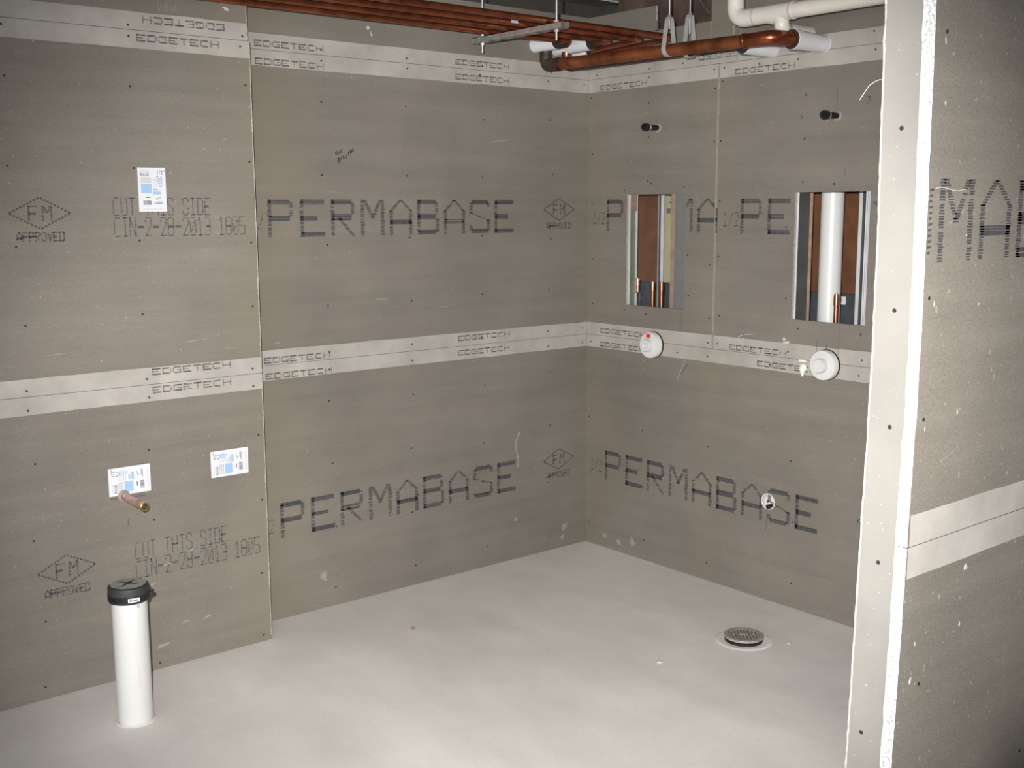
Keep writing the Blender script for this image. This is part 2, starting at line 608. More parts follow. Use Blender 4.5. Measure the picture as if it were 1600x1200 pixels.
# ------------------------------------------------------------------ boards
def board(at, s0, s1, z0, z1, parent, m, thick=0.0127, rects=(), circles=(), name='cement_board'):
    """A sheet with real cut-outs: rects (s0, s1, z0, z1), circles (s, z, r)."""
    mb = MB()
    ss = sorted({s0, s1, *[v for r in rects for v in r[:2]], *[c[0] + k * c[2] * 1.4 for c in circles for k in (-1, 1)]})
    zs = sorted({z0, z1, *[v for r in rects for v in r[2:]], *[c[1] + k * c[2] * 1.4 for c in circles for k in (-1, 1)]})

    def hole(i, j):
        if i < 0 or j < 0 or i >= len(ss) - 1 or j >= len(zs) - 1:
            return True
        a, b = (ss[i] + ss[i + 1]) / 2, (zs[j] + zs[j + 1]) / 2
        return any(r[0] < a < r[1] and r[2] < b < r[3] for r in rects)

    def circ(i, j):
        a, b = (ss[i] + ss[i + 1]) / 2, (zs[j] + zs[j + 1]) / 2
        for c in circles:
            if abs(a - c[0]) < 1e-4 and abs(b - c[1]) < 1e-4:
                return c
        return None
    for i in range(len(ss) - 1):
        for j in range(len(zs) - 1):
            if hole(i, j):
                continue
            a, b, c, d = ss[i], ss[i + 1], zs[j], zs[j + 1]
            ci = circ(i, j)
            if ci:
                N = 24
                for k in range(N):
                    pts = []
                    for kk in (k, k + 1):
                        t = 2 * math.pi * kk / N + math.pi / 4
                        co, si = math.cos(t), math.sin(t)
                        q = ci[2] * 1.4 / max(abs(co), abs(si))
                        pts.append(((ci[0] + co * ci[2], ci[1] + si * ci[2]), (ci[0] + co * q, ci[1] + si * q)))
                    (p0, q0), (p1, q1) = pts
                    for o_ in (0, -thick):
                        mb.quad(at(*p0, o_), at(*q0, o_), at(*q1, o_), at(*p1, o_))
                    mb.quad(at(*p0, 0), at(*p1, 0), at(*p1, -thick), at(*p0, -thick), 1)
            else:
                mb.quad(at(a, c, 0), at(b, c, 0), at(b, d, 0), at(a, d, 0))
                mb.quad(at(a, c, -thick), at(b, c, -thick), at(b, d, -thick), at(a, d, -thick))
            if hole(i - 1, j):
                mb.quad(at(a, c, 0), at(a, d, 0), at(a, d, -thick), at(a, c, -thick), 1)
            if hole(i + 1, j):
                mb.quad(at(b, c, 0), at(b, d, 0), at(b, d, -thick), at(b, c, -thick), 1)
            if hole(i, j - 1):
                mb.quad(at(a, c, 0), at(b, c, 0), at(b, c, -thick), at(a, c, -thick), 1)
            if hole(i, j + 1):
                mb.quad(at(a, d, 0), at(b, d, 0), at(b, d, -thick), at(a, d, -thick), 1)
    bm_ = mb
    me = bm_.build(name, [m, M_core], parent)
    # weld the cells into one sheet
    b2 = bmesh.new()
    b2.from_mesh(me.data)
    bmesh.ops.remove_doubles(b2, verts=b2.verts, dist=1e-5)
    b2.to_mesh(me.data)
    b2.free()
    return me


def edge_strip(at, b, s0, s1, z0, z1, ragged_top, seed=0, rects=(), off=.0003):
    """The smooth taped margin along a sheet's long edge, its inner border slightly wavy."""
    n = max(4, int((s1 - s0) / .035))
    mb = MB()
    for i in range(n):
        a, c = s0 + (s1 - s0) * i / n, s0 + (s1 - s0) * (i + 1) / n
        na = .0028 * noise.noise(Vector((a * 6, seed, 0))) + .0012 * noise.noise(Vector((a * 40, seed, 3)))
        nc = .0028 * noise.noise(Vector((c * 6, seed, 0))) + .0012 * noise.noise(Vector((c * 40, seed, 3)))
        if ragged_top:
            mb.quad(at(a, z0, off), at(c, z0, off), at(c, z1 + nc, off), at(a, z1 + na, off))
        else:
            mb.quad(at(a, z0 + na, off), at(c, z0 + nc, off), at(c, z1, off), at(a, z1, off))
    mb.build('edge_strip', M_strip, b, recalc=False)


def screws(at, b, pts, r=.0042):
    mb = MB()
    for (s, z) in pts:
        N = 7
        mb.add([at(s + r * math.cos(2 * math.pi * k / N), z + r * math.sin(2 * math.pi * k / N), .0009) for k in range(N)], [tuple(range(N))])
    tag(mb.build('screw_heads', M_screw, b, recalc=False), kind='stuff')


def screw_grid(studs, z0, z1, seed, step=.27):
    rg = random.Random(seed)
    P = []
    for s in studs:
        z = z0
        while z <= z1:
            P.append((s + rg.uniform(-.012, .012), z + rg.uniform(-.02, .02)))
            z += step
    return P


def blotch(at, b, pts_list, m=M_mortar, off=.0008, name='mortar_splash', seed=1, n=11):
    """Small splashes of pale mortar; each with its own ragged outline."""
    rg = random.Random(seed)
    mb = MB()
    for (s, z, rs, rz, rot) in pts_list:
        V = []
        for k in range(n):
            a = 2 * math.pi * k / n
            q = rg.uniform(.55, 1.1)
            u, v = rs * q * math.cos(a), rz * q * math.sin(a)
            V.append(at(s + u * math.cos(rot) - v * math.sin(rot), z + u * math.sin(rot) + v * math.cos(rot), off))
        c = at(s, z, off + .0006)
        mb.add(V + [c], [(k, (k + 1) % n, n) for k in range(n)])
    tag(mb.build(name, m, b, recalc=False), kind='stuff')


GAP = .0008
# ---- left wall (stands proud of the back wall)
wall_left = MB().box(-7.2, -1.8715, -D1 + .0127, -D1 + .09, 0, ZT - .01).box(-1.95, -1.8715, -D1 + .0127, .0, 0, ZT - .01).build('wall_left', M_frame)
tag(wall_left, kind='structure')
b = board(on_left, -7.2, -1.857, .004, Z1 - GAP, wall_left, M_left)
edge_strip(on_left, b, -7.2, -1.8575, Z1 - HB, Z1 - GAP, False, 1)
edge_word(on_left, b, -2.284, 1.031)
edge_word(on_left, b, -3.50, 1.031)
approval_mark(on_left, b, -2.623, .451)
date_stamp(on_left, b, -2.381, .363)
brand_word(on_left, b, -4.14, .345)
ST_L = (-3.53, -3.125, -2.715, -2.305, -1.885)
screws(on_left, b, screw_grid(ST_L, .03, .95, 1) + [(s, 1.018) for s in (-2.715, -2.30, -1.895)])
mk = MB()
seg_quad(mk, on_left, -2.461, .672, -2.42, .668, .004)
seg_quad(mk, on_left, -2.375, .667, -2.335, .667, .004)
seg_quad(mk, on_left, -2.352, .782, -2.336, .783, .004)
seg_quad(mk, on_left, -2.402, .565, -2.400, .592, .003)
seg_quad(mk, on_left, -2.366, .602, -2.364, .606, .006)
mk.build('pencil_mark', M_pencil, b, recalc=False)
blotch(on_left, b, [(-2.27, .395, .020, .004, .1), (-2.17, .43, .010, .004, .5), (-2.33, .33, .016, .006, .1), (-2.21, .16, .018, .006, 0.0), (-2.12, .16, .02, .005, .3), (-2.02, .25, .007, .003, 0), (-2.3, .09, .03, .008, .1)], M_scuff, seed=3, name='scuff_marks')

b = board(on_left, -7.2, -1.857, Z1 + GAP, Z2 - GAP, wall_left, M_left)
edge_strip(on_left, b, -7.2, -1.8575, Z1 + GAP, Z1 + HB, True, 2)
edge_strip(on_left, b, -7.2, -1.8575, Z2 - HB, Z2 - GAP, False, 3)
edge_word(on_left, b, -2.283, 1.096)
edge_word(on_left, b, -2.276, 2.247)
edge_word(on_left, b, -3.50, 2.247)
approval_mark(on_left, b, -2.634, 1.669)
date_stamp(on_left, b, -2.390, 1.587)
brand_word(on_left, b, -4.14, 1.567)
screws(on_left, b, screw_grid(ST_L, 1.3, 2.2, 2) + [(s, z) for s in (-2.715, -2.305, -1.895) for z in (1.085, 2.262)])
blotch(on_left, b, [(-1.97, 1.93, .012, .003, .2), (-2.1, 1.21, .06, .002, .08), (-1.98, 1.17, .03, .002, .05), (-2.6, 1.2, .05, .002, .05), (-2.62, 2.22, .006, .006, 0)], M_scuff, seed=4, name='scuff_marks')

b = board(on_left, -7.2, -1.865, Z2 + GAP, ZT3, wall_left, M_left)
edge_strip(on_left, b, -7.2, -1.8655, Z2 + GAP, Z2 + HB, True, 4)
edge_word(on_left, b, -2.255, 2.309, rot=True)
screws(on_left, b, [(s, z) for s in (-2.305, -1.885) for z in (2.298, 2.45)])
blotch(on_left, b, [(-1.944, 2.387, .013, .006, -.3), (-1.955, 2.391, .006, .003, .3)], M_mortar, seed=5)
mk = MB()
for k in range(9):
    s_ = -2.20 + k * .009
    seg_quad(mk, on_left, s_, 2.345 + .012 * math.sin(k * 2.1), s_ + .006, 2.385 + .012 * math.cos(k * 1.7), .0016)
mk.build('scrape_mark', M_scuff, b, recalc=False)

def torn_edge(b, z0, z1, x, seed):
    """Pale crumbled edge of the projecting sheets where they end beside the back wall."""
    mb_ = MB()
    n_ = int((z1 - z0) / .02)
    for i in range(n_):
        a_, c_ = z0 + (z1 - z0) * i / n_, z0 + (z1 - z0) * (i + 1) / n_
        wa = .0035 + .0028 * noise.noise(Vector((a_ * 22, seed, 0)))
        wc = .0035 + .0028 * noise.noise(Vector((c_ * 22, seed, 0)))
        mb_.quad(on_left(x - wa, a_, .0006), on_left(x, a_, .0006), on_left(x, c_, .0006), on_left(x - wc, c_, .0006))
        mb_.quad(on_left(x, a_, .0006), on_left(x, a_, -.0125), on_left(x, c_, -.0125), on_left(x, c_, .0006))
    mb_.build('torn_edge', M_core, b, recalc=False)


for bd, z0, z1, x in ((wall_left.children[0], .02, Z1 - .004, -1.8566), (wall_left.children[1], Z1 + .003, Z2 - .003, -1.8566), (wall_left.children[2], Z2 + .003, ZT3, -1.8646)):
    torn_edge(bd, z0, z1, x, z0 * 7)

# ---- back wall
wall_back = MB().box(-1.8715, .0, .0128, .105, 0, ZT - .01).build('wall_back', M_frame)
tag(wall_back, kind='structure')
ST_B = (-1.46, -1.05, -.645, -.24)
b = board(on_back, -1.868, -.0005, .004, Z1 - GAP, wall_back, M_back)
edge_strip(on_back, b, -1.866, -.001, Z1 - HB, Z1 - GAP, False, 11)
edge_word(on_back, b, -1.751, 1.007)
edge_word(on_back, b, -.795, 1.022)
half_mark(on_back, b, -1.822, .372)
brand_word(on_back, b, -1.703, .345)
approval_mark(on_back, b, -.185, .457)
screws(on_back, b, screw_grid(ST_B, .08, .9, 11) + [(s, 1.023) for s in (-1.462, -1.047, -.665, -.255, -.03)])
blotch(on_back, b, [(-1.52, .148, .022, .022, 0), (-1.508, .126, .012, .006, .2), (-.144, .107, .026, .020, .6), (-.16, .055, .018, .012, .9), (-.46, .20, .014, .010, .8)], M_scuff, seed=12, name='scuff_marks')
mk = MB()
prev = None
for k in range(13):
    t = k / 12
    p = (-.435 - .028 * t - .016 * math.sin(t * 5.2), .625 - .17 * t)
    if prev:
        seg_quad(mk, on_back, *prev, *p, .012 * (1 - .5 * abs(t - .5)) + .004 * math.sin(k * 2.3))
    prev = p
mk.build('mortar_drip', M_scuff, b, recalc=False)

b = board(on_back, -1.868, -.0005, Z1 + GAP, Z2 - GAP, wall_back, M_back)
edge_strip(on_back, b, -1.866, -.001, Z1 + GAP, Z1 + HB, True, 12)
edge_strip(on_back, b, -1.866, -.001, Z2 - HB, Z2 - GAP, False, 13)
edge_word(on_back, b, -1.756, 1.071)
edge_word(on_back, b, -.794, 1.088)
edge_word(on_back, b, -1.748, 2.228)
edge_word(on_back, b, -.793, 2.235)
half_mark(on_back, b, -1.824, 1.602)
brand_word(on_back, b, -1.711, 1.569)
approval_mark(on_back, b, -.187, 1.673)
screws(on_back, b, screw_grid(ST_B, 1.28, 2.2, 12) + [(s, z) for s in (-1.46, -1.047, -.66, -.258, -.03) for z in (1.095, 2.262)])
mk = MB()                                                    # a scribbled note
rg = random.Random(5)
for (s0, z0, s1, z1, n) in ((-1.412, 1.900, -1.372, 1.913, 4), (-1.396, 1.878, -1.352, 1.892, 4), (-1.350, 1.900, -1.318, 1.920, 4)):
    for k in range(n):
        t = (k + .5) / n
        s_, z_ = s0 + (s1 - s0) * t, z0 + (z1 - z0) * t
        for q in range(2):
            seg_quad(mk, on_back, s_ + rg.uniform(-.003, .003), z_ + .008, s_ + rg.uniform(-.004, .006), z_ - .008, .0028)
seg_quad(mk, on_back, -1.396, 1.884, -1.390, 1.862, .005)
mk.build('handwritten_note', M_marker, b, recalc=False)
blotch(on_back, b, [(-1.70, 1.15, .02, .003, .2), (-1.2, 1.3, .05, .002, .02), (-.55, 1.98, .08, .003, .1), (-.85, 1.25, .06, .002, .05)], M_scuff, seed=13, name='scuff_marks')

b = board(on_back, -1.868, -.0005, Z2 + GAP, ZT3, wall_back, M_back)
edge_strip(on_back, b, -1.866, -.001, Z2 + GAP, Z2 + HB, True, 14)
edge_word(on_back, b, -1.748, 2.295)
edge_word(on_back, b, -.792, 2.297)
screws(on_back, b, [(s, z) for s in ST_B for z in (2.303, 2.50)])
blotch(on_back, b, [(-1.237, 2.409, .010, .008, .6), (-1.222, 2.386, .004, .014, .3)], M_mortar, seed=14)

# ---- right wall: framing first, then sheets with two access openings
H1 = (.268, .632, 1.225, 1.741)
H2 = (1.221, 1.566, 1.225, 1.740)
wall_right = MB().box(.0128, .105, -7.4, .105, 0, .03).box(.0128, .105, -7.4, .105, 2.43, 2.455).build('wall_right', M_steel_dull)
tag(wall_right, kind='structure')
b = board(on_right, -.0125, 7.4, .004, Z1 - GAP, wall_right, M_right, circles=((1.134, .438, .036),))
edge_strip(on_right, b, .0015, 7.4, Z1 - HB, Z1 - GAP, False, 21)
edge_word(on_right, b, .096, 1.010)
edge_word(on_right, b, 1.056, 1.014)
half_mark(on_right, b, .036, .385)
brand_word(on_right, b, .145, .350)
approval_mark(on_right, b, 1.668, .447)
ST_R = (.03, .40, .80, 1.255, 1.65, 2.05, 2.5)
screws(on_right, b, screw_grid(ST_R, .1, .9, 21) + [(s, 1.028) for s in (.03, .60, .78, 1.12, 1.55)])
mk = MB()
seg_quad(mk, on_right, 1.128, .30, 1.130, .40, .002)
seg_quad(mk, on_right, .62, .93, .67, .985, .004)
mk.build('pencil_mark', M_pencil, b, recalc=False)
mk = MB()
for k in range(6):
    seg_quad(mk, on_right, .60 + .008 * k, .90 + .016 * k, .608 + .008 * k, .916 + .016 * k, .006)
mk.build('scrape_mark', M_scuff, b, recalc=False)
blotch(on_right, b, [(.33, .075, .02, .03, 0), (.14, .06, .02, .015, 0), (.24, .05, .015, .02, .4)], M_scuff, seed=22, name='scuff_marks')

b = board(on_right, -.0125, .8065, Z1 + GAP, Z2 - GAP, wall_right, M_right, rects=(H1,))
edge_strip(on_right, b, .0015, .806, Z1 + GAP, Z1 + HB, True, 22)
edge_strip(on_right, b, .0015, .806, Z2 - HB, Z2 - GAP, False, 23)
edge_word(on_right, b, .096, 1.077)
edge_word(on_right, b, .085, 2.228)
half_mark(on_right, b, .040, 1.602)
brand_word(on_right, b, .1415, 1.571, 'P')
CLIP.append(H1)
brand_word(on_right, b, .1415, 1.571, 'MA', first=3)
CLIP.clear()
screws(on_right, b, screw_grid((.03, .79), 1.2, 2.2, 23, .25) + [(.40, z) for z in (1.19, 1.80, 2.0, 2.15)] + [(.66, 1.29), (.65, 1.47), (.62, 1.77), (.26, 1.20), (.25, 1.76), (.42, 1.79)] + [(s, z) for s in (.40, .78) for z in (1.09, 2.262)])
mk = MB()
for (s0, z0, s1, z1) in ((.62, 1.135, .62, 1.215), (.30, 1.125, .30, 1.160), (.57, 1.125, .57, 1.15), (.452, 2.055, .452, 2.082)):
    seg_quad(mk, on_right, s0, z0, s1, z1, .0022)
mk.build('pencil_mark', M_pencil, b, recalc=False)

b = board(on_right, .8105, 7.4, Z1 + GAP, Z2 - GAP, wall_right, M_right, rects=(H2,))
edge_strip(on_right, b, .811, 7.4, Z1 + GAP, Z1 + HB, True, 24)
edge_strip(on_right, b, .811, 7.4, Z2 - HB, Z2 - GAP, False, 25)
edge_word(on_right, b, .902, 1.070)
edge_word(on_right, b, .897, 2.229)
half_mark(on_right, b, .850, 1.600)
CLIP.append(H2)
brand_word(on_right, b, .951, 1.569, 'PERMABASE')
CLIP.clear()
screws(on_right, b, screw_grid((.835, 1.65, 2.05), 1.2, 2.2, 24, .25) + [(s, z) for s in (1.255,) for z in (1.19, 1.78, 1.95, 2.12)] + [(1.18, 1.6), (1.19, 1.31), (1.60, 1.24), (1.55, 1.19), (1.40, 1.77)] + [(s, z) for s in (.835, 1.02, 1.21, 1.56) for z in (1.09, 2.262)])
mk = MB()
for (s0, z0, s1, z1, w_) in ((1.40, 2.06, 1.40, 2.13, .002), (1.35, 1.10, 1.35, 1.15, .0022), (1.395, 1.108, 1.395, 1.135, .004), (1.452, 1.10, 1.452, 1.20, .002), (1.45, 1.80, 1.447, 1.83, .002),
                             (1.236, 2.052, 1.232, 2.042, .003), (1.232, 2.042, 1.240, 2.036, .003), (1.240, 2.036, 1.232, 2.024, .003),
                             (1.53, 2.092, 1.546, 2.093, .004), (1.546, 2.093, 1.545, 2.08, .004), (1.545, 2.08, 1.53, 2.06, .002)):
    seg_quad(mk, on_right, s0, z0, s1, z1, w_)
mk.build('pencil_mark', M_pencil, b, recalc=False)
blotch(on_right, b, [(1.20, 1.128, .022, .006, .1), (1.19, 1.140, .008, .010, .5), (1.00, 1.145, .03, .002, .1), (.96, 1.135, .02, .002, .4)], M_mortar, seed=25)
joint = MB()                                                  # pale skim of dust along the vertical joint
for k in range(40):
    z = Z1 + .01 + k * (Z2 - Z1 - .02) / 40
    a = .8062 + .002 * noise.noise(Vector((z * 9, 1, 1)))
    joint.quad(on_right(a - .0055, z, .0006), on_right(a, z, .0009), on_right(a, z + .0302, .0009), on_right(a - .0055, z + .0302, .0006))
joint.build('joint_dust', M_scuff, b, recalc=False)

b = board(on_right, -.0125, .4345, Z2 + GAP, ZT3, wall_right, M_right)
edge_strip(on_right, b, .0015, .434, Z2 + GAP, Z2 + HB, True, 26)
screws(on_right, b, [(.06, 2.30), (.40, 2.30), (.40, 2.45)])
b = board(on_right, .4355, .7555, Z2 + GAP, 2.464, wall_right, M_right)
edge_strip(on_right, b, .4355, .7555, Z2 + GAP, Z2 + HB, True, 27)
edge_word(on_right, b, .684, 2.306, rot=True, n=2)
screws(on_right, b, [(.60, 2.305), (.65, 2.42)])
b = board(on_right, .7575, 7.4, Z2 + GAP, ZT3 + .12, wall_right, M_right)
edge_strip(on_right, b, .7575, 7.4, Z2 + GAP, Z2 + HB, True, 28)
mk = MB()
ink_text(mk, on_right, 'EDGETE', .760, 2.306, .222, .0245, pitch=.0384, fillw=.74, rows=7, sw=.0042, sh=.0036, dash=.52, drop=.14, rot180=True, off=.0007)
mk.build('edge_lettering', M_ink_soft, b, recalc=False)
screws(on_right, b, [(.80, 2.31), (.95, 2.305), (1.21, 2.45), (1.25, 2.305), (1.65, 2.31), (1.55, 2.33)])
mk = MB()
seg_quad(mk, on_right, .90, 2.29, .90, 2.52, .0025)
seg_quad(mk, on_right, .93, 2.455, 1.12, 2.448, .004)
mk.build('pencil_mark', M_pencil, b, recalc=False)

# framing seen through the openings
def stud(y0, y1, x0, x1, lip, name='metal_stud', m=M_steel, open_left=True, z0=.031, z1=2.428):
    """C-shaped steel stud: web at the y0 side, two flanges and their return lips."""
    t = .0015
    mb = MB()
    wy = y0
    sgn = 1 if y1 > y0 else -1
    a, c = sorted((y0, y0 + sgn * t))
    mb.box(x0, x1, a, c, z0, z1)
    a, c = sorted((y0, y1))
    for xf in (x0, x1 - t):
        mb.box(xf, xf + t, a, c, z0, z1)
    a, c = sorted((y1, y1 - sgn * t))
    mb.box(x0, x0 + lip, a, c, z0, z1)
    mb.box(x1 - lip, x1, a, c, z0, z1)
    # rolled ribs on the front flange
    for q in (.3, .6):
        yy = y0 + (y1 - y0) * q
        mb.box(x0 - .0012, x0, yy - .003, yy + .003, z0, z1)
    return mb.build(name, m, wall_right)


MB().box(.0142, .104, -.228, -.2265, .031, 2.428).build('stud_web', M_greenweb_reflect, wall_right)
MB().box(.0142, .0200, -.2735, -.2285, .031, 2.428).build('stud_flange', M_highlight, wall_right)
MB().box(.100, .1035, -.2385, -.2285, .031, 2.428).build('stud_lip', M_highlight, wall_right)
MB().box(.030, .098, -.238, -.229, 1.665, 1.80).build('blocking', M_batten, wall_right)
MB().box(.0142, .104, -1.2195, -1.218, .031, 2.428).build('stud_web', M_darkweb_shade, wall_right)
MB().box(.0142, .0175, -1.2275, -1.2200, .031, 2.428).build('stud_flange', M_highlight, wall_right)
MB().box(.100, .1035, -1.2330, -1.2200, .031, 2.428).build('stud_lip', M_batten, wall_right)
MB().box(.0142, .045, -.70, -.557, .031, 2.428).build('stud_flange', M_plainsteel, wall_right)
MB().box(.016, .045, -.5565, -.532, .031, 2.428).build('wood_batten', M_batten, wall_right)
stud(-1.60, -1.536, .0142, .105, .012, m=M_steel_chase)
stud(-1.95, -1.91, .0142, .105, .012, m=M_steel_chase)
# far row of the pipe chase
MB().box(.25, .252, -.271, -.251, .031, 2.428).build('stud_flange', M_highlight, wall_right)
MB().box(.25, .252, -.2505, -.240, .031, 2.428).build('stud_flange', M_darkweb_shade, wall_right)  # shaded part of the same flange, painted as a dark strip
MB().box(.25, .254, -.2395, -.232, .031, 2.428).build('stud_lip', M_steel_chase, wall_right)
MB().box(.25, .252, -1.368, -1.352, .031, 2.428).build('stud_flange', M_highlight, wall_right)
MB().box(.25, .34, -1.392, -1.369, .031, 2.428).build('stud_web', M_darkweb_shade, wall_right)  # shadow beside the bright flange, put in as a dark box
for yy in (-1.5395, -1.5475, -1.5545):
    MB().box(.0125, .0141, yy - .0028, yy, .031, 2.428).build('stud_rib', M_highlight, wall_right)  # rolled ribs, their highlights painted in the pale colour
MB().box(.355, .373, -1.75, -.985, 1.315, 2.428).build('plywood_panel', M_ply, wall_right)
MB().box(.355, .373, -.140, .30, 1.312, 2.428).build('plywood_panel', M_ply, wall_right)
MB().box(.355, .368, -.98, -.142, 1.312, 2.428).build('yellow_board', M_yellow, wall_right)
MB().box(.40, .60, -2.4, 1.2, 0, 1.36).build('block_wall', M_block, wall_right)
mk = MB()                                                   # printed mark on the yellow board
for k in range(10):
    a0, a1 = math.radians(60 + k * 24), math.radians(60 + (k + 1) * 24)
    mk.quad((.3545, -.218 + .016 * math.cos(a0), 1.722 + .022 * math.sin(a0)), (.3545, -.218 + .016 * math.cos(a1), 1.722 + .022 * math.sin(a1)),
            (.3545, -.218 + .010 * math.cos(a1), 1.722 + .014 * math.sin(a1)), (.3545, -.218 + .010 * math.cos(a0), 1.722 + .014 * math.sin(a0)))
for k in range(3):
    mk.quad((.3545, -.190, 1.675 - k * .008), (.3545, -.218, 1.675 - k * .008), (.3545, -.218, 1.670 - k * .008), (.3545, -.190, 1.670 - k * .008))
mk.build('board_print', M_ink, wall_right, recalc=False)
# dark framing behind the notch above the right wall
MB().box(.30, .32, -7.4, .105, 2.40, 2.99).build('rear_panel', M_deckbrown, wall_right)


# ---- near stub wall with its torn free end
def lean(z):
    pts = ((0, -2.026), (.3, -2.022), (.64, -2.0165), (.88, -2.008), (1.13, -2.0005), (1.36, -1.9925), (1.6, -1.992), (1.82, -1.9962), (2.03, -1.9995), (2.75, -2.004))
    for (a, p), (c, q) in zip(pts[:-1], pts[1:]):
        if a <= z <= c:
            return p + (q - p) * (z - a) / (c - a)
    return pts[-1][1]


TW = .0195            # sheet thickness at the torn edge
YB = -2.884           # rear of the stub wall
wall_near = MB().box(-1.95, .0, YW + .024, YB - .002, 0, ZT + .1).build('wall_near', M_frame)
tag(wall_near, kind='structure')


def rag(z, k):
    return .0022 * noise.noise(Vector((z * 14, k, 0))) + .0016 * noise.noise(Vector((z * 55, k, 5)))


def near_board(z0, z1):
    n = int((z1 - z0) / .012)
    mb = MB()
    for i in range(n):
        a, c = z0 + (z1 - z0) * i / n, z0 + (z1 - z0) * (i + 1) / n
        xa, xc = lean(a) + rag(a, 1), lean(c) + rag(c, 1)
        mb.quad((xa, YW, a), (0, YW, a), (0, YW, c), (xc, YW, c))
        mb.quad((xa, YW + TW, a), (0, YW + TW, a), (0, YW + TW, c), (xc, YW + TW, c))
    mb.quad((lean(z1), YW, z1), (0, YW, z1), (0, YW + TW, z1), (lean(z1), YW + TW, z1))
    mb.quad((lean(z0), YW, z0), (0, YW, z0), (0, YW + TW, z0), (lean(z0), YW + TW, z0))
    bd = mb.build('cement_board', M_wing, wall_near)
    # the broken edge, gritty and pale
    m2 = MB()
    K = 5
    rows = []
    for i in range(n + 1):
        a = z0 + (z1 - z0) * i / n
        row = []
        for k in range(K + 1):
            t = k / K
            bulge = .0016 * noise.noise(Vector((a * 90, t * 6, 2)))
            x = lean(a) + rag(a, 1) - .0006 + (bulge if 0 < k < K else 0)
            y = YW + t * (TW + .0035) + (.003 * noise.noise(Vector((a * 30, 9, 1))) if k == K else 0)
            row.append(len(m2.v))
            m2.v.append((x - (.0025 if k == K else 0), y, a))
        rows.append(row)
    for A, B in zip(rows[:-1], rows[1:]):
        for k in range(K):
            m2.f.append((A[k], A[k + 1], B[k + 1], B[k]))
            m2.mi.append(0)
    m2.build('cut_edge', M_rawedge, bd, recalc=False)
    return bd


b = near_board(.004, Z1 - GAP)
edge_strip(on_near, b, -2.000, -.01, Z1 - HB, Z1 - GAP, False, 31)
screws(on_near, b, screw_grid((-1.93, -1.5, -1.1), .2, .95, 31, .3), .004)
blotch(on_near, b, [(-1.79, .985, .010, .008, .2), (-1.96, .87, .003, .006, .2), (-1.97, .80, .004, .010, -.2), (-1.80, .87, .004, .006, 0)], M_mortar, seed=31)
b = near_board(Z1 + GAP, Z2 - GAP)
edge_strip(on_near, b, -1.997, -.01, Z1 + GAP, Z1 + HB, True, 32)
edge_strip(on_near, b, -1.985, -.01, Z2 - HB, Z2 - GAP, False, 33)
brand_word(on_near, b, -1.9475 - 3 * .1421, 1.583, 'MABASE', first=3)
mk = MB()
for k in range(12):
    seg_quad(mk, on_near, -1.990, 1.60 + k * .010, -1.981 + .002 * (k % 3), 1.601 + k * .010, .004)
mk.build('brand_lettering', M_ink, b, recalc=False)
screws(on_near, b, [(-1.975, 1.52), (-1.972, 1.30), (-1.962, 1.98), (-1.93, 2.1)], .004)
blotch(on_near, b, [(-1.965, 1.965, .003, .008, .1), (-1.957, 1.51, .003, .006, .1), (-1.966, 1.282, .003, .006, 0), (-1.855, 1.30, .003, .006, 0), (-1.955, 1.86, .003, .006, .2), (-1.86, 1.63, .002, .002, 0), (-1.80, 1.5, .004, .002, .5)], M_mortar, seed=32)
mk = MB()
for k in range(10):
    seg_quad(mk, on_near, -1.905 + k * .006, 1.211 + .002 * k, -1.898 + k * .006, 1.214 + .002 * k, .003)
mk.build('scrape_mark', M_scuff, b, recalc=False)
prev = None
mk = MB()                                                    # a loose glass thread across the M
for k in range(15):
    t = k / 14
    p = (-1.975 + .105 * t, 1.713 + .0022 * math.sin(t * 7) - .002 * t)
    if prev:
        seg_quad(mk, on_near, *prev, *p, .0011, off=.0016)
    prev = p
mk.build('loose_thread', M_fibre, b, recalc=False)
b = near_board(Z2 + GAP, ZT + .12)
edge_strip(on_near, b, -1.985, -.01, Z2 + GAP, Z2 + HB, True, 34)
# end sheet covering the stub's thickness
n = 190
mb = MB()
edge = MB()
for i in range(n):
    a, c = .004 + (ZT + .1) * i / n, .004 + (ZT + .1) * (i + 1) / n
    xa, xc = lean(a) + .005, lean(c) + .005
    ya, yc = YB + rag(a, 4) * .8 + .0035, YB + rag(c, 4) * .8 + .0035
    yf = YW + TW + .001
    mb.quad((xa, yf, a), (xa, ya, a), (xc, yc, c), (xc, yf, c))
    mb.quad((xa + .0127, yf, a), (xa + .0127, ya, a), (xc + .0127, yc, c), (xc + .0127, yf, c))
    e1, e2 = .0022 + abs(rag(a, 6)) * 1.2, .0022 + abs(rag(c, 6)) * 1.2
    edge.quad((xa - .0008, ya - .001, a), (xa - .0008, ya + e1, a), (xc - .0008, yc + e2, c), (xc - .0008, yc - .001, c))
    edge.quad((xa - .0008, ya + e1, a), (xa + .0127, ya + .001, a), (xc + .0127, yc + .001, c), (xc - .0008, yc + e2, c))
endb = mb.build('cement_board', M_wing_end, wall_near)
edge.build('cut_edge', M_core, endb, recalc=False)
scr = MB()
for (y, z) in ((-2.920, 1.819), (-2.921, 1.495), (-2.925, 1.280), (-2.920, 1.022), (-2.908, .682), (-2.915, .35), (-2.92, 2.1)):
    x = lean(z) + .0042
    scr.add([(x, y + .0045 * math.cos(k * .9), z + .0045 * math.sin(k * .9)) for k in range(7)], [tuple(range(7))])
tag(scr.build('screw_heads', M_screw, endb, recalc=False), kind='stuff')
sp = MB()
rg = random.Random(44)
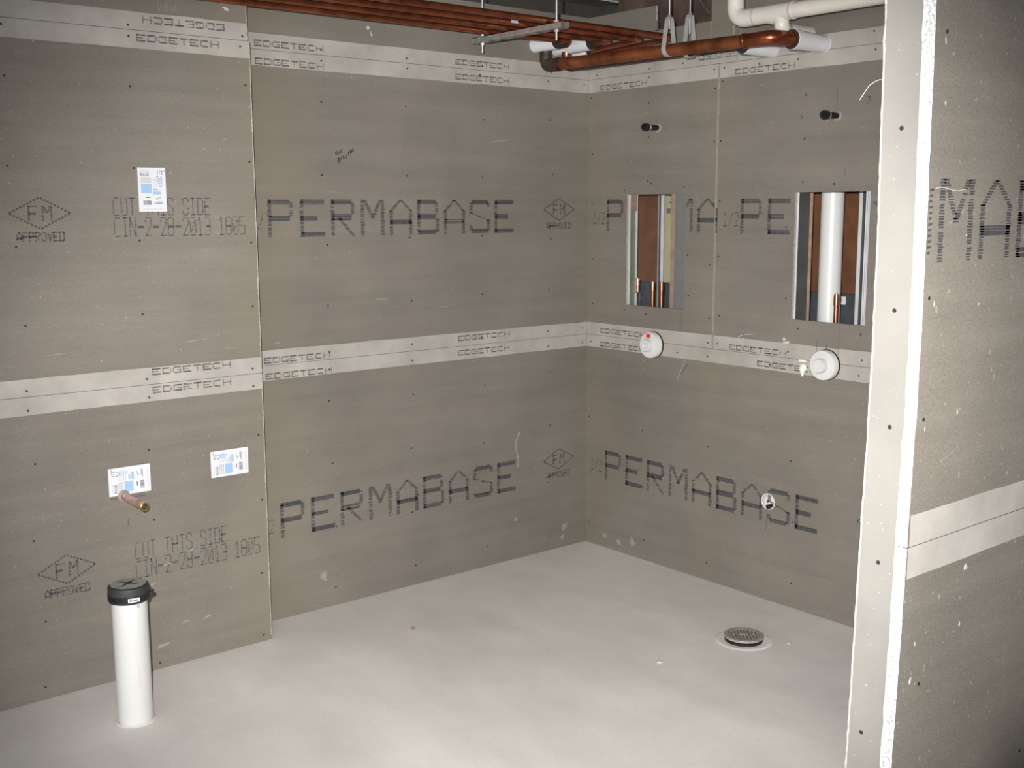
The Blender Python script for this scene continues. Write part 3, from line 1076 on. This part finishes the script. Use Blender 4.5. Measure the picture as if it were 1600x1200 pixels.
for k in range(46):
    z = rg.uniform(.5, 2.05)
    y = rg.uniform(-2.95, -2.89)
    r_ = rg.uniform(.0005, .0014)
    x = lean(z) + .0042
    sp.add([(x, y + r_ * math.cos(q * 1.2566), z + r_ * math.sin(q * 1.2566)) for q in range(5)], [tuple(range(5))])
tag(sp.build('mortar_specks', M_mortar, endb, recalc=False), kind='stuff')
MB().tube(fillet([(-1.990, -2.884, 1.905), (-1.990, -2.868, 1.9075), (-1.993, -2.852, 1.899), (-1.995, -2.834, 1.874)], .02, 5), .00055, 6).build('loose_thread', M_fibre, endb)

# ---- floor, ceiling
MBf = MB()
MBf.box(-8.0, .36, -8.0, .11, -.15, 0)
floor = MBf.build('floor', M_floor)
tag(floor, kind='structure')
ceil = MB().box(-8.0, 2.0, -8.0, 2.0, 3.0, 3.15)
ceil.box(-8, 2.0, -.9, -.75, 2.86, 3.0).box(-8, 2.0, -2.3, -2.15, 2.86, 3.0)
ceiling = ceil.build('ceiling', M_deck)
tag(ceiling, kind='structure')
bk = MB().box(-8.0, 2.0, 1.6, 1.75, 2.0, 3.0).box(1.6, 1.75, -8, 1.6, 2.0, 3.0).build('trim_1', M_deck)
tag(bk, kind='structure')


# ------------------------------------------------------------------ paper labels on the left wall
def text_mesh(s, size):
    cu = bpy.data.curves.new('t', 'FONT')
    cu.body = s
    cu.size = size
    cu.resolution_u = 2
    o = bpy.data.objects.new('t', cu)
    COL.objects.link(o)
    dg = bpy.context.evaluated_depsgraph_get()
    me = bpy.data.meshes.new_from_object(o.evaluated_get(dg))
    bpy.data.objects.remove(o)
    return me


def paper_label(label, ctr, rot, w_=.100, h_=.151, seed=1):
    """Upright artwork in local x (right), y (up); rot turns it on the wall."""
    root = thing('product_label', label, 'label', 'paper product labels on the left wall')
    Mx = Matrix.Translation(Vector((ctr[0], -D1 - .0006, ctr[1]))) @ Matrix.Rotation(math.radians(90), 4, 'X') @ Matrix.Rotation(math.radians(rot), 4, 'Z')
    root.matrix_world = Mx

    def rect(mb, x0, x1, y0, y1, z=.0011):
        mb.quad((x0, y0, z), (x1, y0, z), (x1, y1, z), (x0, y1, z))
    hw, hh = w_ / 2, h_ / 2
    MB().box(-hw, hw, -hh, hh, 0, .0008).build('paper_sheet', M_paper, root)
    k = MB()
    rect(k, -.040, -.002, -.012, .020)
    rect(k, .002, .030, -.016, -.006)
    for i in range(3):
        rect(k, .020, .038, .035 - i * .008, .040 - i * .008)
    rect(k, .024, .036, .010, .014)
    k.build('printed_panel', M_blue, root, recalc=False)
    k = MB()
    for i in range(5):
        rect(k, -.040, -.002, .024 + i * .0038, .0262 + i * .0038)
    for i in range(9):
        rect(k, .003, .017 + (i % 3) * .002, .040 - i * .0052, .0415 - i * .0052)
    for i in range(4):
        rect(k, .003, .034 - i * .003, .002 - i * .0014, .0026 - i * .0014)
    for i in range(2):
        rect(k, -.036, .036, -.0655 - i * .003, -.0645 - i * .003)
    rect(k, -.032, -.012, .0445, .0455)
    tag(k.build('printed_lines', M_greyprint, root, recalc=False), kind='stuff')
    k = MB()
    rg_ = random.Random(seed)
    x = -.034
    while x < -.006:
        ww = rg_.choice((.0008, .0014, .002))
        rect(k, x, x + ww, -.052, -.037)
        x += ww + rg_.choice((.001, .0016))
    rect(k, -.024, -.008, -.0275, -.0245)
    rect(k, .006, .036, -.0475, -.0455)
    rect(k, .014, .036, -.0425, -.041)
    k.build('bar_code', M_black, root, recalc=False)
    k = MB()
    rect(k, .012, .020, -.034, -.028)
    rect(k, .020, .030, -.030, -.026)
    k.build('green_mark', M_greenp, root, recalc=False)
    for (txt, x, y, sz, m, nm) in (('Perma', -.039, .0600, .0125, M_blue, 'brand_script'), ('BASE', -.041, .0470, .0150, M_black, 'brand_word'),
                                   ('1/2"', .017, .0530, .0185, M_black, 'size_text'), ("48 \u00b7 8", .016, .0425, .0085, M_black, 'sheet_text')):
        me = text_mesh(txt, sz)
        me.materials.clear()
        me.materials.append(m)
        o = bpy.data.objects.new(nm, me)
        COL.objects.link(o)
        o.parent = root
        o.location = (x, y, .0012)
    return root


paper_label('upright white paper label on the upper sheet, over the printed date stamp', (-2.250, 1.748), 0, seed=1)
paper_label('sideways white paper label on the lower sheet, right behind the copper stub', (-2.387, .730), 90, seed=2)
paper_label('sideways white paper label on the lower sheet, nearest the vertical joint', (-2.004, .738), 90, seed=3)

# ------------------------------------------------------------------ copper stub on the left wall
t = thing('copper_stub', 'short pinkish copper pipe stub with brass ring sticking out below a paper label', 'pipe')
o0 = Vector((-2.412, -D1, .676))
MB().lathe([(.0138, -.0), (.0138, .190), (.0128, .1935)], o0, (0, -1, 0), 20).build('pipe', M_copper_pink, t, smooth=True)
MB().lathe([(.0138, .176), (.0150, .178), (.0150, .193), (.0120, .195), (.0100, .190)], o0, (0, -1, 0), 20).build('brass_ring', M_brass, t, smooth=True)
MB().lathe([(.0118, .188), (.009, .192), (0, .1935)], o0, (0, -1, 0), 20).build('end_cap', M_copper_dark, t, smooth=True)
MB().lathe([(.0138, .001), (.022, .001), (.019, .007), (.0138, .009)], o0, (0, -1, 0), 20).build('sealant_collar', M_scuff, t, smooth=True)

# ------------------------------------------------------------------ capped standpipe on the floor
t = thing('standpipe', 'white plastic standpipe with a black rubber cap rising from the floor by the left wall', 'pipe')
t.location = (-2.54, -.52, 0)
L = (0, 0, 0)
MB().lathe([(.0560, 0), (.0572, .012), (.0568, .05), (.0568, .462), (.0500, .462), (.0500, .30)], L, (0, 0, 1), 48).build('pipe', M_pvc, t, smooth=True)
rc = MB().lathe([(0, .472), (.056, .472), (.0635, .468), (.0650, .462), (.0650, .4365), (.0635, .418), (.0575, .418)], L, (0, 0, 1), 48).build('rubber_cap', M_rubber, t, smooth=True)
MB().lathe([(.0566, .4727), (.0566, .4733), (0, .4737)], L, (0, 0, 1), 40).build('cap_top', M_dustcap, rc, smooth=True)
cr = MB()
for a in (math.radians(38), math.radians(128)):
    dx, dy = math.cos(a), math.sin(a)
    nx, ny = -dy, dx
    for sg in (1, -1):
        cr.add([(sg * dx * .004 - nx * .008, sg * dy * .004 - ny * .008, .4741), (sg * dx * .042, sg * dy * .042, .4741), (sg * dx * .004 + nx * .008, sg * dy * .004 + ny * .008, .4741), (0, 0, .4746)], [(0, 1, 2, 3)])
cr.build('cross_recess', M_rubber, rc, recalc=False)
cb = MB().lathe([(.0652, .4245), (.0664, .425), (.0664, .443), (.0652, .4435)], L, (0, 0, 1), 48).build('clamp_band', M_iron, t, smooth=True)
MB().tube([(.058, -.034, .434), (.068, -.024, .434), (.076, -.010, .434)], .006, 10).build('clamp_screw', M_copper_dark, cb, smooth=True)
# pale printed plate on the band, facing the room
def arc_plate(r, a0, a1, z0, z1, name, m, par, n=8):
    mb_ = MB()
    for k in range(n):
        p, q = a0 + (a1 - a0) * k / n, a0 + (a1 - a0) * (k + 1) / n
        mb_.quad((r * math.cos(p), r * math.sin(p), z0), (r * math.cos(q), r * math.sin(q), z0), (r * math.cos(q), r * math.sin(q), z1), (r * math.cos(p), r * math.sin(p), z1))
    return mb_.build(name, m, par, recalc=False)


ac = math.atan2(-4.06 + .52, -3.83 + 2.54)
plate = arc_plate(.0668, ac - .05, ac + .52, .427, .4405, 'name_plate', M_paper, cb)
kk = MB()
for k in range(7):
    a0 = ac + .02 + k * .062
    a1 = a0 + .036
    r_ = .0671
    kk.quad((r_ * math.cos(a0), r_ * math.sin(a0), .4305), (r_ * math.cos(a1), r_ * math.sin(a1), .4305), (r_ * math.cos(a1), r_ * math.sin(a1), .4365), (r_ * math.cos(a0), r_ * math.sin(a0), .4365))
kk.build('plate_letters', M_iron, plate, recalc=False)
arc_plate(.0571, ac + .42, ac + .60, .402, .414, 'pipe_print', M_greyprint, t, 3)
arc_plate(.0571, ac + .33, ac + .345, .13, .20, 'scratch_mark', M_greyprint, t, 1)
MB().lathe([(.0575, .0004), (.066, .0004), (.064, .0015), (.0575, .004)], L, (0, 0, 1), 40).build('sealant_collar', M_floor, t, smooth=True)

# ------------------------------------------------------------------ floor drain
t = thing('floor_drain', 'round metal floor drain with a slotted raised strainer set in the concrete floor', 'drain')
t.location = (-.437, -1.372, 0)
MB().lathe([(.112, .0006), (.104, .004), (.090, .002), (.080, .0012), (0, .0012)], L, (0, 0, 1), 44).build('mortar_ring', M_floor, t, smooth=True)
MB().lathe([(.074, .0015), (.074, .012), (.066, .012), (.066, .003)], L, (0, 0, 1), 44).build('drain_body', M_iron, t, smooth=True)
gr = MB()
gr.lathe([(.060, .016), (.076, .016), (.0775, .020), (.0765, .0245), (.060, .0245), (.060, .016)], L, (0, 0, 1), 44)
gr.build('strainer_rim', M_bronze, t, smooth=True)
MB().lathe([(.0605, .019), (0, .019)], L, (0, 0, 1), 40).build('strainer_shadow_plate', M_drainhole, t)
da = math.radians(-40)
for k in range(-4, 5):
    off_ = k * .0132
    hl = math.sqrt(max(0, .061 ** 2 - off_ ** 2))
    c_, s_ = math.cos(da), math.sin(da)
    for sec in ((-hl, -.004), (.004, hl)) if k % 2 else ((-hl, hl),):
        bx = MB()
        P = []
        for z in (.0192, .0245):
            for (u, v) in ((off_ - .0036, sec[0]), (off_ + .0036, sec[0]), (off_ + .0036, sec[1]), (off_ - .0036, sec[1])):
                P.append((u * c_ - v * s_, u * s_ + v * c_, z))
        bx.add(P, [(0, 3, 2, 1), (4, 5, 6, 7), (0, 1, 5, 4), (1, 2, 6, 5), (2, 3, 7, 6), (3, 0, 4, 7)])
        bx.build('strainer_bar', M_bronze, t)
MB().lathe([(.010, .0243), (.014, .0247), (.012, .0262), (.004, .0262), (0, .0255)], L, (0, 0, 1), 20).build('strainer_screw', M_bronze, t, smooth=True)

# ------------------------------------------------------------------ plastic cleanout plugs on the right wall
def cleanout(y, z, label, red):
    t_ = thing('cleanout_plug', label, 'plug', 'white cleanout plugs on the right wall')
    t_.location = (0, y, z)
    MB().lathe([(.040, -.0), (.040, .008), (.0605, .008), (.0605, .030), (.0585, .0335), (.030, .035), (.0, .035)], L, (-1, 0, 0), 44).build('plug_disc', M_pvc, t_, smooth=True)
    pdisc = t_.children[0]
    MB().lathe([(.0295, .034), (.0290, .060), (.0270, .063), (.010, .063), (.008, .061), (.006, .0615), (0, .0615)], L, (-1, 0, 0), 36).build('plug_hub', M_pvc, t_, smooth=True)
    MB().lathe([(.052, .0005), (.0625, .0005), (.0615, .0025), (.052, .003)], L, (-1, 0, 0), 30).build('hole_edge', M_iron, t_, smooth=True)
    if red:
        st = MB()
        st.quad((-.0358, .0175, .034), (-.0358, -.0105, .034), (-.0358, -.0105, .0535), (-.0358, .0175, .0535))
        st.build('red_sticker', M_red, pdisc, recalc=False)
    return t_


cleanout(-.4545, 1.051, 'white plastic cleanout plug with a red sticker, over the EDGETECH band on the right wall', True)
cleanout(-1.402, 1.056, 'plain white plastic cleanout plug below the taller opening, with no sticker', False)
t = thing('caulk_blob', 'small blob of white caulk on the wall band, left of the plain cleanout plug', 'blob')
t.location = (0, -1.29, 1.04)
MB().lathe([(.0, .016), (.010, .014), (.0165, .007), (.0168, .001)], (0, 0, -.008), (-1, 0, 0), 16).build('blob', M_glue, t, smooth=True)
MB().lathe([(.004, -.028), (.009, -.014), (.014, 0), (.013, .006), (0, .011)], (-.007, 0, -.014), (0, 0, 1), 14).build('drip', M_glue, t, smooth=True)
MB().box(-.014, -.001, -.016, .016, .016, .027).build('torn_flap', M_glue, t, bevel=.002)

# ------------------------------------------------------------------ black shower nipples
def nipple(y, z, label):
    t_ = thing('pipe_nipple', label, 'pipe', 'black pipe nipples high on the right wall')
    t_.location = (0, y, z)
    MB().lathe([(.0112, .0), (.0112, .058), (0, .058)], L, (-1, 0, 0), 18).build('nipple', M_iron, t_, smooth=True)
    th = MB()
    for k in range(5):
        th.lathe([(.0112, .012 + k * .006), (.0122, .015 + k * .006), (.0112, .018 + k * .006)], L, (-1, 0, 0), 18)
    tag(th.build('thread_ridges', M_iron, t_, smooth=True), kind='stuff')
    MB().lathe([(.0128, .055), (.0134, .056), (.0134, .062), (.0128, .063)], L, (-1, 0, 0), 18).build('tape_ring', M_fibre, t_, smooth=True)
    MB().lathe([(.0145, .063), (.0165, .066), (.0165, .090), (.0145, .094), (.008, .094), (.008, .100), (0, .100)], L, (-1, 0, 0), 18).build('pipe_cap', M_iron, t_, smooth=True)
    MB().lathe([(.0115, .0008), (.021, .0008), (.017, .005), (.0115, .004)], L, (-1, 0, 0), 18).build('sealant_collar', M_scuff, t_, smooth=True)
    return t_


nipple(-.457, 2.036, 'capped black pipe nipple above the left opening with two copper stubs')
n2 = nipple(-1.403, 2.030, 'capped black pipe nipple above the right opening with the white pipe')
MB().tube([(-.0600, 0, -.012), (-.060, .001, -.024), (-.061, .002, -.036)], .0008, 6).build('tape_tail', M_fibre, n2)

# ------------------------------------------------------------------ fitting in the low round hole
t = thing('wall_fitting', 'round white plastic pipe fitting in the hole through the lower PERMABASE lettering', 'pipe fitting')
t.location = (0, -1.134, .438)
MB().lathe([(.0355, .0012), (.0355, -.05), (.030, -.05), (.030, -.045), (.030, .0), (.0325, .0018), (.0355, .0012)], L, (-1, 0, 0), 36).build('socket', M_pvc, t, smooth=True)
MB().lathe([(.030, -.022), (.018, -.016), (0, -.014)], L, (-1, 0, 0), 30).build('socket_end', M_pvc_old, t, smooth=True)
MB().lathe([(.0105, -.02), (.0105, .010), (.007, .012), (0, .012)], (0, -.007, -.021), (-1, 0, 0), 16).build('bolt', M_iron, t, smooth=True)
MB().lathe([(.004, -.02), (.004, -.008), (0, -.007)], (0, .010, -.004), (-1, 0, 0), 10).build('pin', M_iron, t, smooth=True)

# ------------------------------------------------------------------ pipes inside the chase
t = thing('vent_pipe', 'fat white plastic pipe standing inside the right opening in front of brown plywood', 'pipe')
MB().lathe([(.0455, .001), (.0455, 2.98)], (.156, -1.290, 0), (0, 0, 1), 36).build('pipe', M_pvc, t, smooth=True)
MB().lathe([(.052, 1.0), (.052, 1.08)], (.156, -1.290, 0), (0, 0, 1), 36).build('coupling', M_pvc, t, smooth=True)


def riser(x, y, ztop, label, group):
    t_ = thing('copper_riser', label, 'pipe', group)
    t_.location = (x, y, 0)
    MB().lathe([(.0098, .001), (.0098, ztop - .02)], L, (0, 0, 1), 14).build('pipe', M_copper_new, t_, smooth=True)
    MB().lathe([(.0098, ztop - .045), (.0118, ztop - .044), (.0118, ztop - .016), (.0105, ztop), (.0085, ztop), (.0085, ztop - .02)], L, (0, 0, 1), 14).build('fitting', M_copper_new, t_, smooth=True)
    MB().lathe([(.0086, ztop - .001), (.0086, ztop + .003), (0, ztop + .004)], L, (0, 0, 1), 14).build('end_cap', M_copper_pink, t_, smooth=True)


riser(.10, -.3460, 1.331, 'left copper riser of the pair inside the narrower opening', 'copper risers inside the wall openings')
riser(.10, -.4037, 1.333, 'right copper riser of the pair inside the narrower opening', 'copper risers inside the wall openings')
riser(.10, -1.3645, 1.331, 'single copper riser beside the fat white pipe in the right opening', 'copper risers inside the wall openings')
t = thing('outlet_plate', 'small pale blue-grey plate low behind the single copper riser in the right opening', 'plate')
MB().box(.392, .399, -1.209, -1.168, 1.262, 1.297).build('plate', M_jacket, t, bevel=.002)
MB().box(.390, .392, -1.195, -1.182, 1.272, 1.288).build('knockout', M_greyprint, t)
t = thing('valve_bracket', 'small steel bracket with a copper bit low at the left of the narrower opening', 'bracket')
MB().box(.085, .095, -.283, -.229, 1.276, 1.280).build('bracket_arm', M_steel, t)
MB().box(.085, .092, -.275, -.272, 1.238, 1.276).build('bracket_leg', M_steel_dull, t)
MB().lathe([(.009, 1.2805), (.009, 1.33), (.011, 1.332), (.011, 1.345), (0, 1.345)], (.105, -.242, 0), (0, 0, 1), 14).build('pipe_end', M_copper_pink, t, smooth=True)

# ------------------------------------------------------------------ overhead: copper drain, sleeves, hangers
def sleeve(p, d, ln, r, label, taper=1.0, foam=.5, plug=0):
    t_ = thing('pipe_sleeve', label, 'insulation', 'white jacketed sleeves on the overhead pipes')
    MB().lathe([(r * .8, 0), (r, 0.0), (r * taper, ln), (r * taper * .97, ln + .001)], p, d, 36).build('jacket', M_jacket, t_, smooth=True)
    MB().lathe([(r * taper * .96, ln - .004), (r * taper * .96, ln + .0015), (r * foam, ln + .003), (r * foam, ln - .01)], p, d, 36).build('foam_end', M_foam, t_, smooth=True)
    if plug:
        MB().lathe([(r * .95, ln), (r * .97, ln + .006), (r * .95, ln + plug), (r * foam, ln + plug + .002)], p, d, 30).build('foam_plug', M_foam, t_, smooth=True)
    return t_


# sleeves through the right wall (direction -x) and through the back wall (direction -y)
sl = sleeve((-.001, -1.331, 2.3065), (-1, 0, 0), .205, .0315, 'white jacketed sleeve through the right wall at the end of the large copper pipe', 1.22, .70)
MB().lathe([(.0345, .0015), (.031, .012), (.0285, .020)], (0, -1.331, 2.3065), (-1, 0, 0), 30).build('taped_end', M_pvc, sl, smooth=True)
sleeve((-.001, -1.086, 2.311), (-1, 0, 0), .190, .0310, 'shorter white sleeve through the right wall, half hidden behind the large copper pipe', 1.05, .45)
sleeve((-.338, -.001, 2.418), (0, -1, 0), .150, .0350, 'leftmost white sleeve through the back wall, above the elbow of the large copper pipe', 1.0, .42, .055)
sleeve((-.210, -.001, 2.414), (0, -1, 0), .235, .0340, 'longest white sleeve through the back wall, black foam showing at its free end', 1.0, .42)
sleeve((-.088, -.001, 2.402), (0, -1, 0), .095, .0225, 'smallest white sleeve through the back wall, low beside the longest one', 1.0, .45)

t = thing('copper_drain_pipe', 'large stained copper drain pipe hung below the ceiling along the right wall', 'pipe')
zz = 2.306
MB().tube([(-.32, -1.245, 2.3045), (-.32, -.120, 2.3215)], .0255, 28, caps=False).build('pipe', M_copper_big, t, smooth=True)
MB().tube(fillet([(-.32, -1.205, 2.305), (-.32, -1.331, 2.3062), (-.195, -1.331, 2.3065)], .085, 12), .0280, 28).build('elbow', M_copper, t, smooth=True)
for p, d in (((-.32, -1.2, 2.305), (0, -1, 0)), ((-.2, -1.331, 2.3065), (-1, 0, 0))):
    MB().lathe([(.0290, -.004), (.0305, -.002), (.0305, .010), (.0290, .012)], p, d, 28).build('elbow_hub', M_copper, t, smooth=True)
MB().tube(fillet([(-.32, -.150, 2.321), (-.32, -.055, 2.322), (-.32, -.055, 2.384)], .055, 10), .0285, 28, caps=False).build('lower_elbow', M_copper_dark, t, smooth=True)
MB().tube([(-.32, -.055, 2.366), (-.32, -.055, 2.394)], .0265, 24).build('riser', M_copper_dark, t, smooth=True)

t = thing('copper_branch_pipe', 'second copper pipe running behind the large drain pipe to the shorter sleeve', 'pipe')
MB().tube(fillet([(-.17, -1.086, 2.311), (-.215, -1.086, 2.311), (-.215, -.078, 2.318), (-.215, -.078, 2.388)], .04, 8), .0175, 20).build('pipe', M_copper_dark, t, smooth=True)
MB().lathe([(.0175, 0), (.0215, .001), (.0215, .018), (.019, .022), (.019, .030), (.0215, .034), (.0215, .052), (.0175, .053)], (-.215, -.078, 2.335), (0, 0, 1), 24).build('coupling', M_copper_new, t, smooth=True)

# supply lines on the trapeze
LN = (
    (-.238, [(-4.5, -.238, 2.408), (-.338, -.238, 2.408), (-.338, -.203, 2.412)], 'copper supply line nearest the back wall, in the bundle of four on the trapeze'),
    (-.360, [(-4.5, -.360, 2.408), (-.210, -.360, 2.408), (-.210, -.228, 2.413)], 'second copper supply line from the back wall, in the bundle of four on the trapeze'),
    (-.480, [(-4.5, -.480, 2.408), (-.135, -.480, 2.408), (-.088, -.100, 2.402)], 'third copper supply line from the back wall, in the bundle of four on the trapeze'),
    (-.600, [(-4.5, -.600, 2.408), (-.060, -.600, 2.408), (-.034, -.006, 2.392)], 'copper supply line farthest from the back wall, in the bundle of four on the trapeze'),
)
for (y, path, lab) in LN:
    t = thing('copper_supply_pipe', lab, 'pipe', 'copper supply lines on the trapeze hanger')
    MB().tube(fillet(path, .022, 6), .0125, 18).build('pipe', M_copper, t, smooth=True)
    ex = path[1][0]
    MB().tube(fillet([(ex - .045, y, 2.408), (ex, y, 2.408), (ex, y + .045, 2.4085)], .024, 8), .0148, 18).build('elbow', M_copper_new, t, smooth=True)
    MB().lathe([(.0128, 0), (.0155, .001), (.0155, .006), (.0128, .007)], (ex - .05, y, 2.408), (1, 0, 0), 18).build('solder_ring', M_copper_new, t, smooth=True)
pt = MB()
for k in range(8):
    a0, a1 = -1.9 + k * .25, -1.9 + (k + 1) * .25
    r_ = .0129
    pt.quad((-.885, -.480 + r_ * math.sin(a0), 2.408 + r_ * math.cos(a0)), (-.850, -.480 + r_ * math.sin(a0), 2.408 + r_ * math.cos(a0)), (-.850, -.480 + r_ * math.sin(a1), 2.408 + r_ * math.cos(a1)), (-.885, -.480 + r_ * math.sin(a1), 2.408 + r_ * math.cos(a1)))
pt.build('pipe_tag', M_greyprint, t, recalc=False)

t = thing('trapeze_hanger', 'galvanised strut trapeze on two threaded rods carrying the copper supply lines', 'hanger')
st = MB()
x0, x1, y0, y1, z1 = -.798, -.757, -.690, -.125, 2.3945
st.box(x0, x0 + .0025, y0, y1, z1 - .021, z1)
st.box(x1 - .0025, x1, y0, y1, z1 - .021, z1)
st.box(x0, x1, y0, y1, z1 - .0235, z1 - .021)
st.box(x0, x0 + .010, y0, y1, z1 - .0025, z1)
st.box(x1 - .010, x1, y0, y1, z1 - .0025, z1)
so = st.build('strut', M_steel_dull, t)
for k in range(7):
    MB().box(-.785, -.770, -.63 + k * .075, -.595 + k * .075, z1 - .0242, z1 - .0236).build('strut_slot', M_drainhole, so)
for y in (-.170, -.640):
    MB().lathe([(.0052, 2.330), (.0052, 2.998)], (-.7775, y, 0), (0, 0, 1), 10).build('threaded_rod', M_steel, t, smooth=True)
    MB().lathe([(0, 2.361), (.010, 2.361), (.010, 2.370), (0, 2.3705)], (-.7775, y, 0), (0, 0, 1), 6).build('nut', M_steel, t)
    MB().lathe([(0, 2.3955), (.010, 2.3955), (.010, 2.404), (0, 2.404)], (-.7775, y, 0), (0, 0, 1), 6).build('nut', M_steel, t)


def clevis(x, y, zc, r, ztop, label, rodbot):
    t_ = thing('clevis_hanger', label, 'hanger', 'strap hangers around the copper drain pipes')
    pts = []
    N = 16
    for k in range(N + 1):
        a = math.radians(180 + 180 * k / N)
        pts.append((math.cos(a) * r, zc + math.sin(a) * r))
    pts = [(-.009, ztop), (-.015, ztop - .012)] + pts + [(.015, ztop - .012), (.009, ztop)]
    mb_ = MB()
    wdt, th = .011, .0022
    for (a, b_), (c, d) in zip(pts[:-1], pts[1:]):
        v = Vector((c - a, d - b_)).normalized()
        nn = Vector((-v.y, v.x)) * th
        V = []
        for (p, q) in ((a, b_), (c, d)):
            for yy in (y - wdt, y + wdt):
                V.append((x + p, yy, q))
                V.append((x + p + nn.x, yy, q + nn.y))
        mb_.add(V, [(0, 2, 6, 4), (1, 5, 7, 3), (0, 4, 5, 1), (2, 3, 7, 6), (0, 1, 3, 2), (4, 6, 7, 5)])
    mb_.box(x - .011, x + .011, y - wdt, y + wdt, ztop - .002, ztop)
    mb_.build('strap', M_strap, t_)
    MB().lathe([(.0042, rodbot), (.0042, 2.998)], (x, y, 0), (0, 0, 1), 10).build('threaded_rod', M_steel, t_, smooth=True)
    MB().lathe([(0, ztop + .001), (.0085, ztop + .001), (.0085, ztop + .009), (0, ztop + .009)], (x, y, 0), (0, 0, 1), 6).build('nut', M_steel, t_)


clevis(-.32, -.812, 2.318, .0335, 2.440, 'grey strap hanger looped under the large copper drain pipe on a thin rod', 2.395)
clevis(-.215, -.828, 2.318, .0325, 2.457, 'grey strap hanger behind the large copper pipe, its rod end hanging lower', 2.383)

# ------------------------------------------------------------------ cream plastic drain overhead
t = thing('plastic_drain_pipe', 'cream plastic drain pipe with elbow and tee below the ceiling near the stub wall', 'pipe')
X = -.2
MB().tube([(X, -1.30, 2.413), (X, -2.86, 2.417)], .0302, 30).build('pipe', M_pvc_old, t, smooth=True)
MB().tube([(X, -1.150, 2.4125), (X, -1.335, 2.4135)], .0335, 30).build('tee', M_pvc_old, t, smooth=True)
MB().tube(fillet([(X, -1.19, 2.412), (X, -1.275, 2.392), (X, -1.280, 2.352), (-.150, -1.262, 2.351), (-.004, -1.262, 2.351)], .03, 7), .0290, 26).build('tee_branch', M_pvc_old, t, smooth=True)
MB().tube(fillet([(X, -1.165, 2.4125), (X, -1.053, 2.412), (X, -1.053, 2.53)], .075, 12), .0338, 30).build('elbow', M_pvc_old, t, smooth=True)
MB().tube([(X, -1.053, 2.52), (X, -1.053, 2.998)], .0302, 30).build('riser', M_pvc_old, t, smooth=True)
for y in (-1.152, -1.325):
    MB().lathe([(.0338, 0), (.0345, .001), (.0345, .003), (.0338, .004)], (X, y, 2.413), (0, -1, 0), 30).build('primer_line', M_pvc_line, t, smooth=True)
t = thing('hanging_wire', 'thin pale wire hanging down the right wall beside the cream plastic elbow', 'wire')
MB().tube([(-.012, -.888, 2.52), (-.010, -.889, 2.44), (-.012, -.890, 2.35)], .0018, 6).build('wire', M_strap, t)
t = thing('tie_wire', 'thin slack wire running up from the notched board edge in the dark ceiling gap', 'wire')
MB().tube([(-.004, -.752, 2.492), (-.01, -.72, 2.53), (-.02, -.66, 2.62), (-.03, -.5, 2.998)], .0014, 6).build('wire', M_steel, t)
t = thing('ceiling_conduit', 'thin grey conduit crossing the dark gap above the back wall', 'conduit')
MB().tube([(-3.2, .45, 2.80), (1.2, .55, 2.80)], .010, 10).build('conduit', M_steel_dull, t, smooth=True)
t = thing('steel_angle', 'small galvanised clip at the notch corner of the board above the right wall', 'bracket')
MB().box(-.004, -.001, -.452, -.436, 2.460, 2.505).box(-.004, -.001, -.475, -.436, 2.458, 2.463).build('clip', M_steel, t)

# ------------------------------------------------------------------ small things on the floor
def chip(x, y, sx, sy, sz, label, m, seed):
    rg_ = random.Random(seed)
    bm = bmesh.new()
    bmesh.ops.create_icosphere(bm, subdivisions=2, radius=1)
    for v in bm.verts:
        q = 1 + .35 * noise.noise(v.co * 1.7 + Vector((seed, 0, 0)))
        v.co = Vector((v.co.x * sx * q, v.co.y * sy * q, max(-.4, v.co.z) * sz * q))
    zmin = min(v.co.z for v in bm.verts)
    for v in bm.verts:
        v.co.z -= zmin
    me = bpy.data.meshes.new('mortar_chip')
    bm.to_mesh(me)
    bm.free()
    me.materials.append(m)
    o = bpy.data.objects.new('mortar_chip', me)
    COL.objects.link(o)
    o.location = (x, y, .0003)
    o.rotation_euler.z = rg_.uniform(0, 6)
    tag(o, label, 'chip', 'mortar chips on the floor')


chip(-1.3665, -.438, .012, .008, .006, 'small yellowish chip lying on the floor in front of the back wall', M_batten, 1)
chip(-.857, -1.315, .013, .009, .007, 'pale mortar chip lying on the open floor left of the drain', M_mortar, 2)
chip(-.333, -1.508, .010, .007, .005, 'tiny pale chip on the floor just right of the drain', M_mortar, 3)

bm = bmesh.new()
bmesh.ops.create_icosphere(bm, subdivisions=4, radius=1)
for v in bm.verts:
    q = 1 + .30 * noise.noise(v.co * 2.2) + .16 * noise.noise(v.co * 6.0) + .05 * noise.noise(v.co * 17)
    v.co = Vector((v.co.x * .20 * q, v.co.y * .10 * q, v.co.z * .285 * q))
zmin = min(v.co.z for v in bm.verts)
for v in bm.verts:
    v.co.z -= zmin
me = bpy.data.meshes.new('plastic_bag')
bm.to_mesh(me)
bm.free()
me.materials.append(M_bag)
o = bpy.data.objects.new('plastic_bag', me)
COL.objects.link(o)
o.location = (-1.56, -3.13, .0005)
tag(o, 'crumpled black plastic bag standing on the floor against the near stub wall', 'bag')
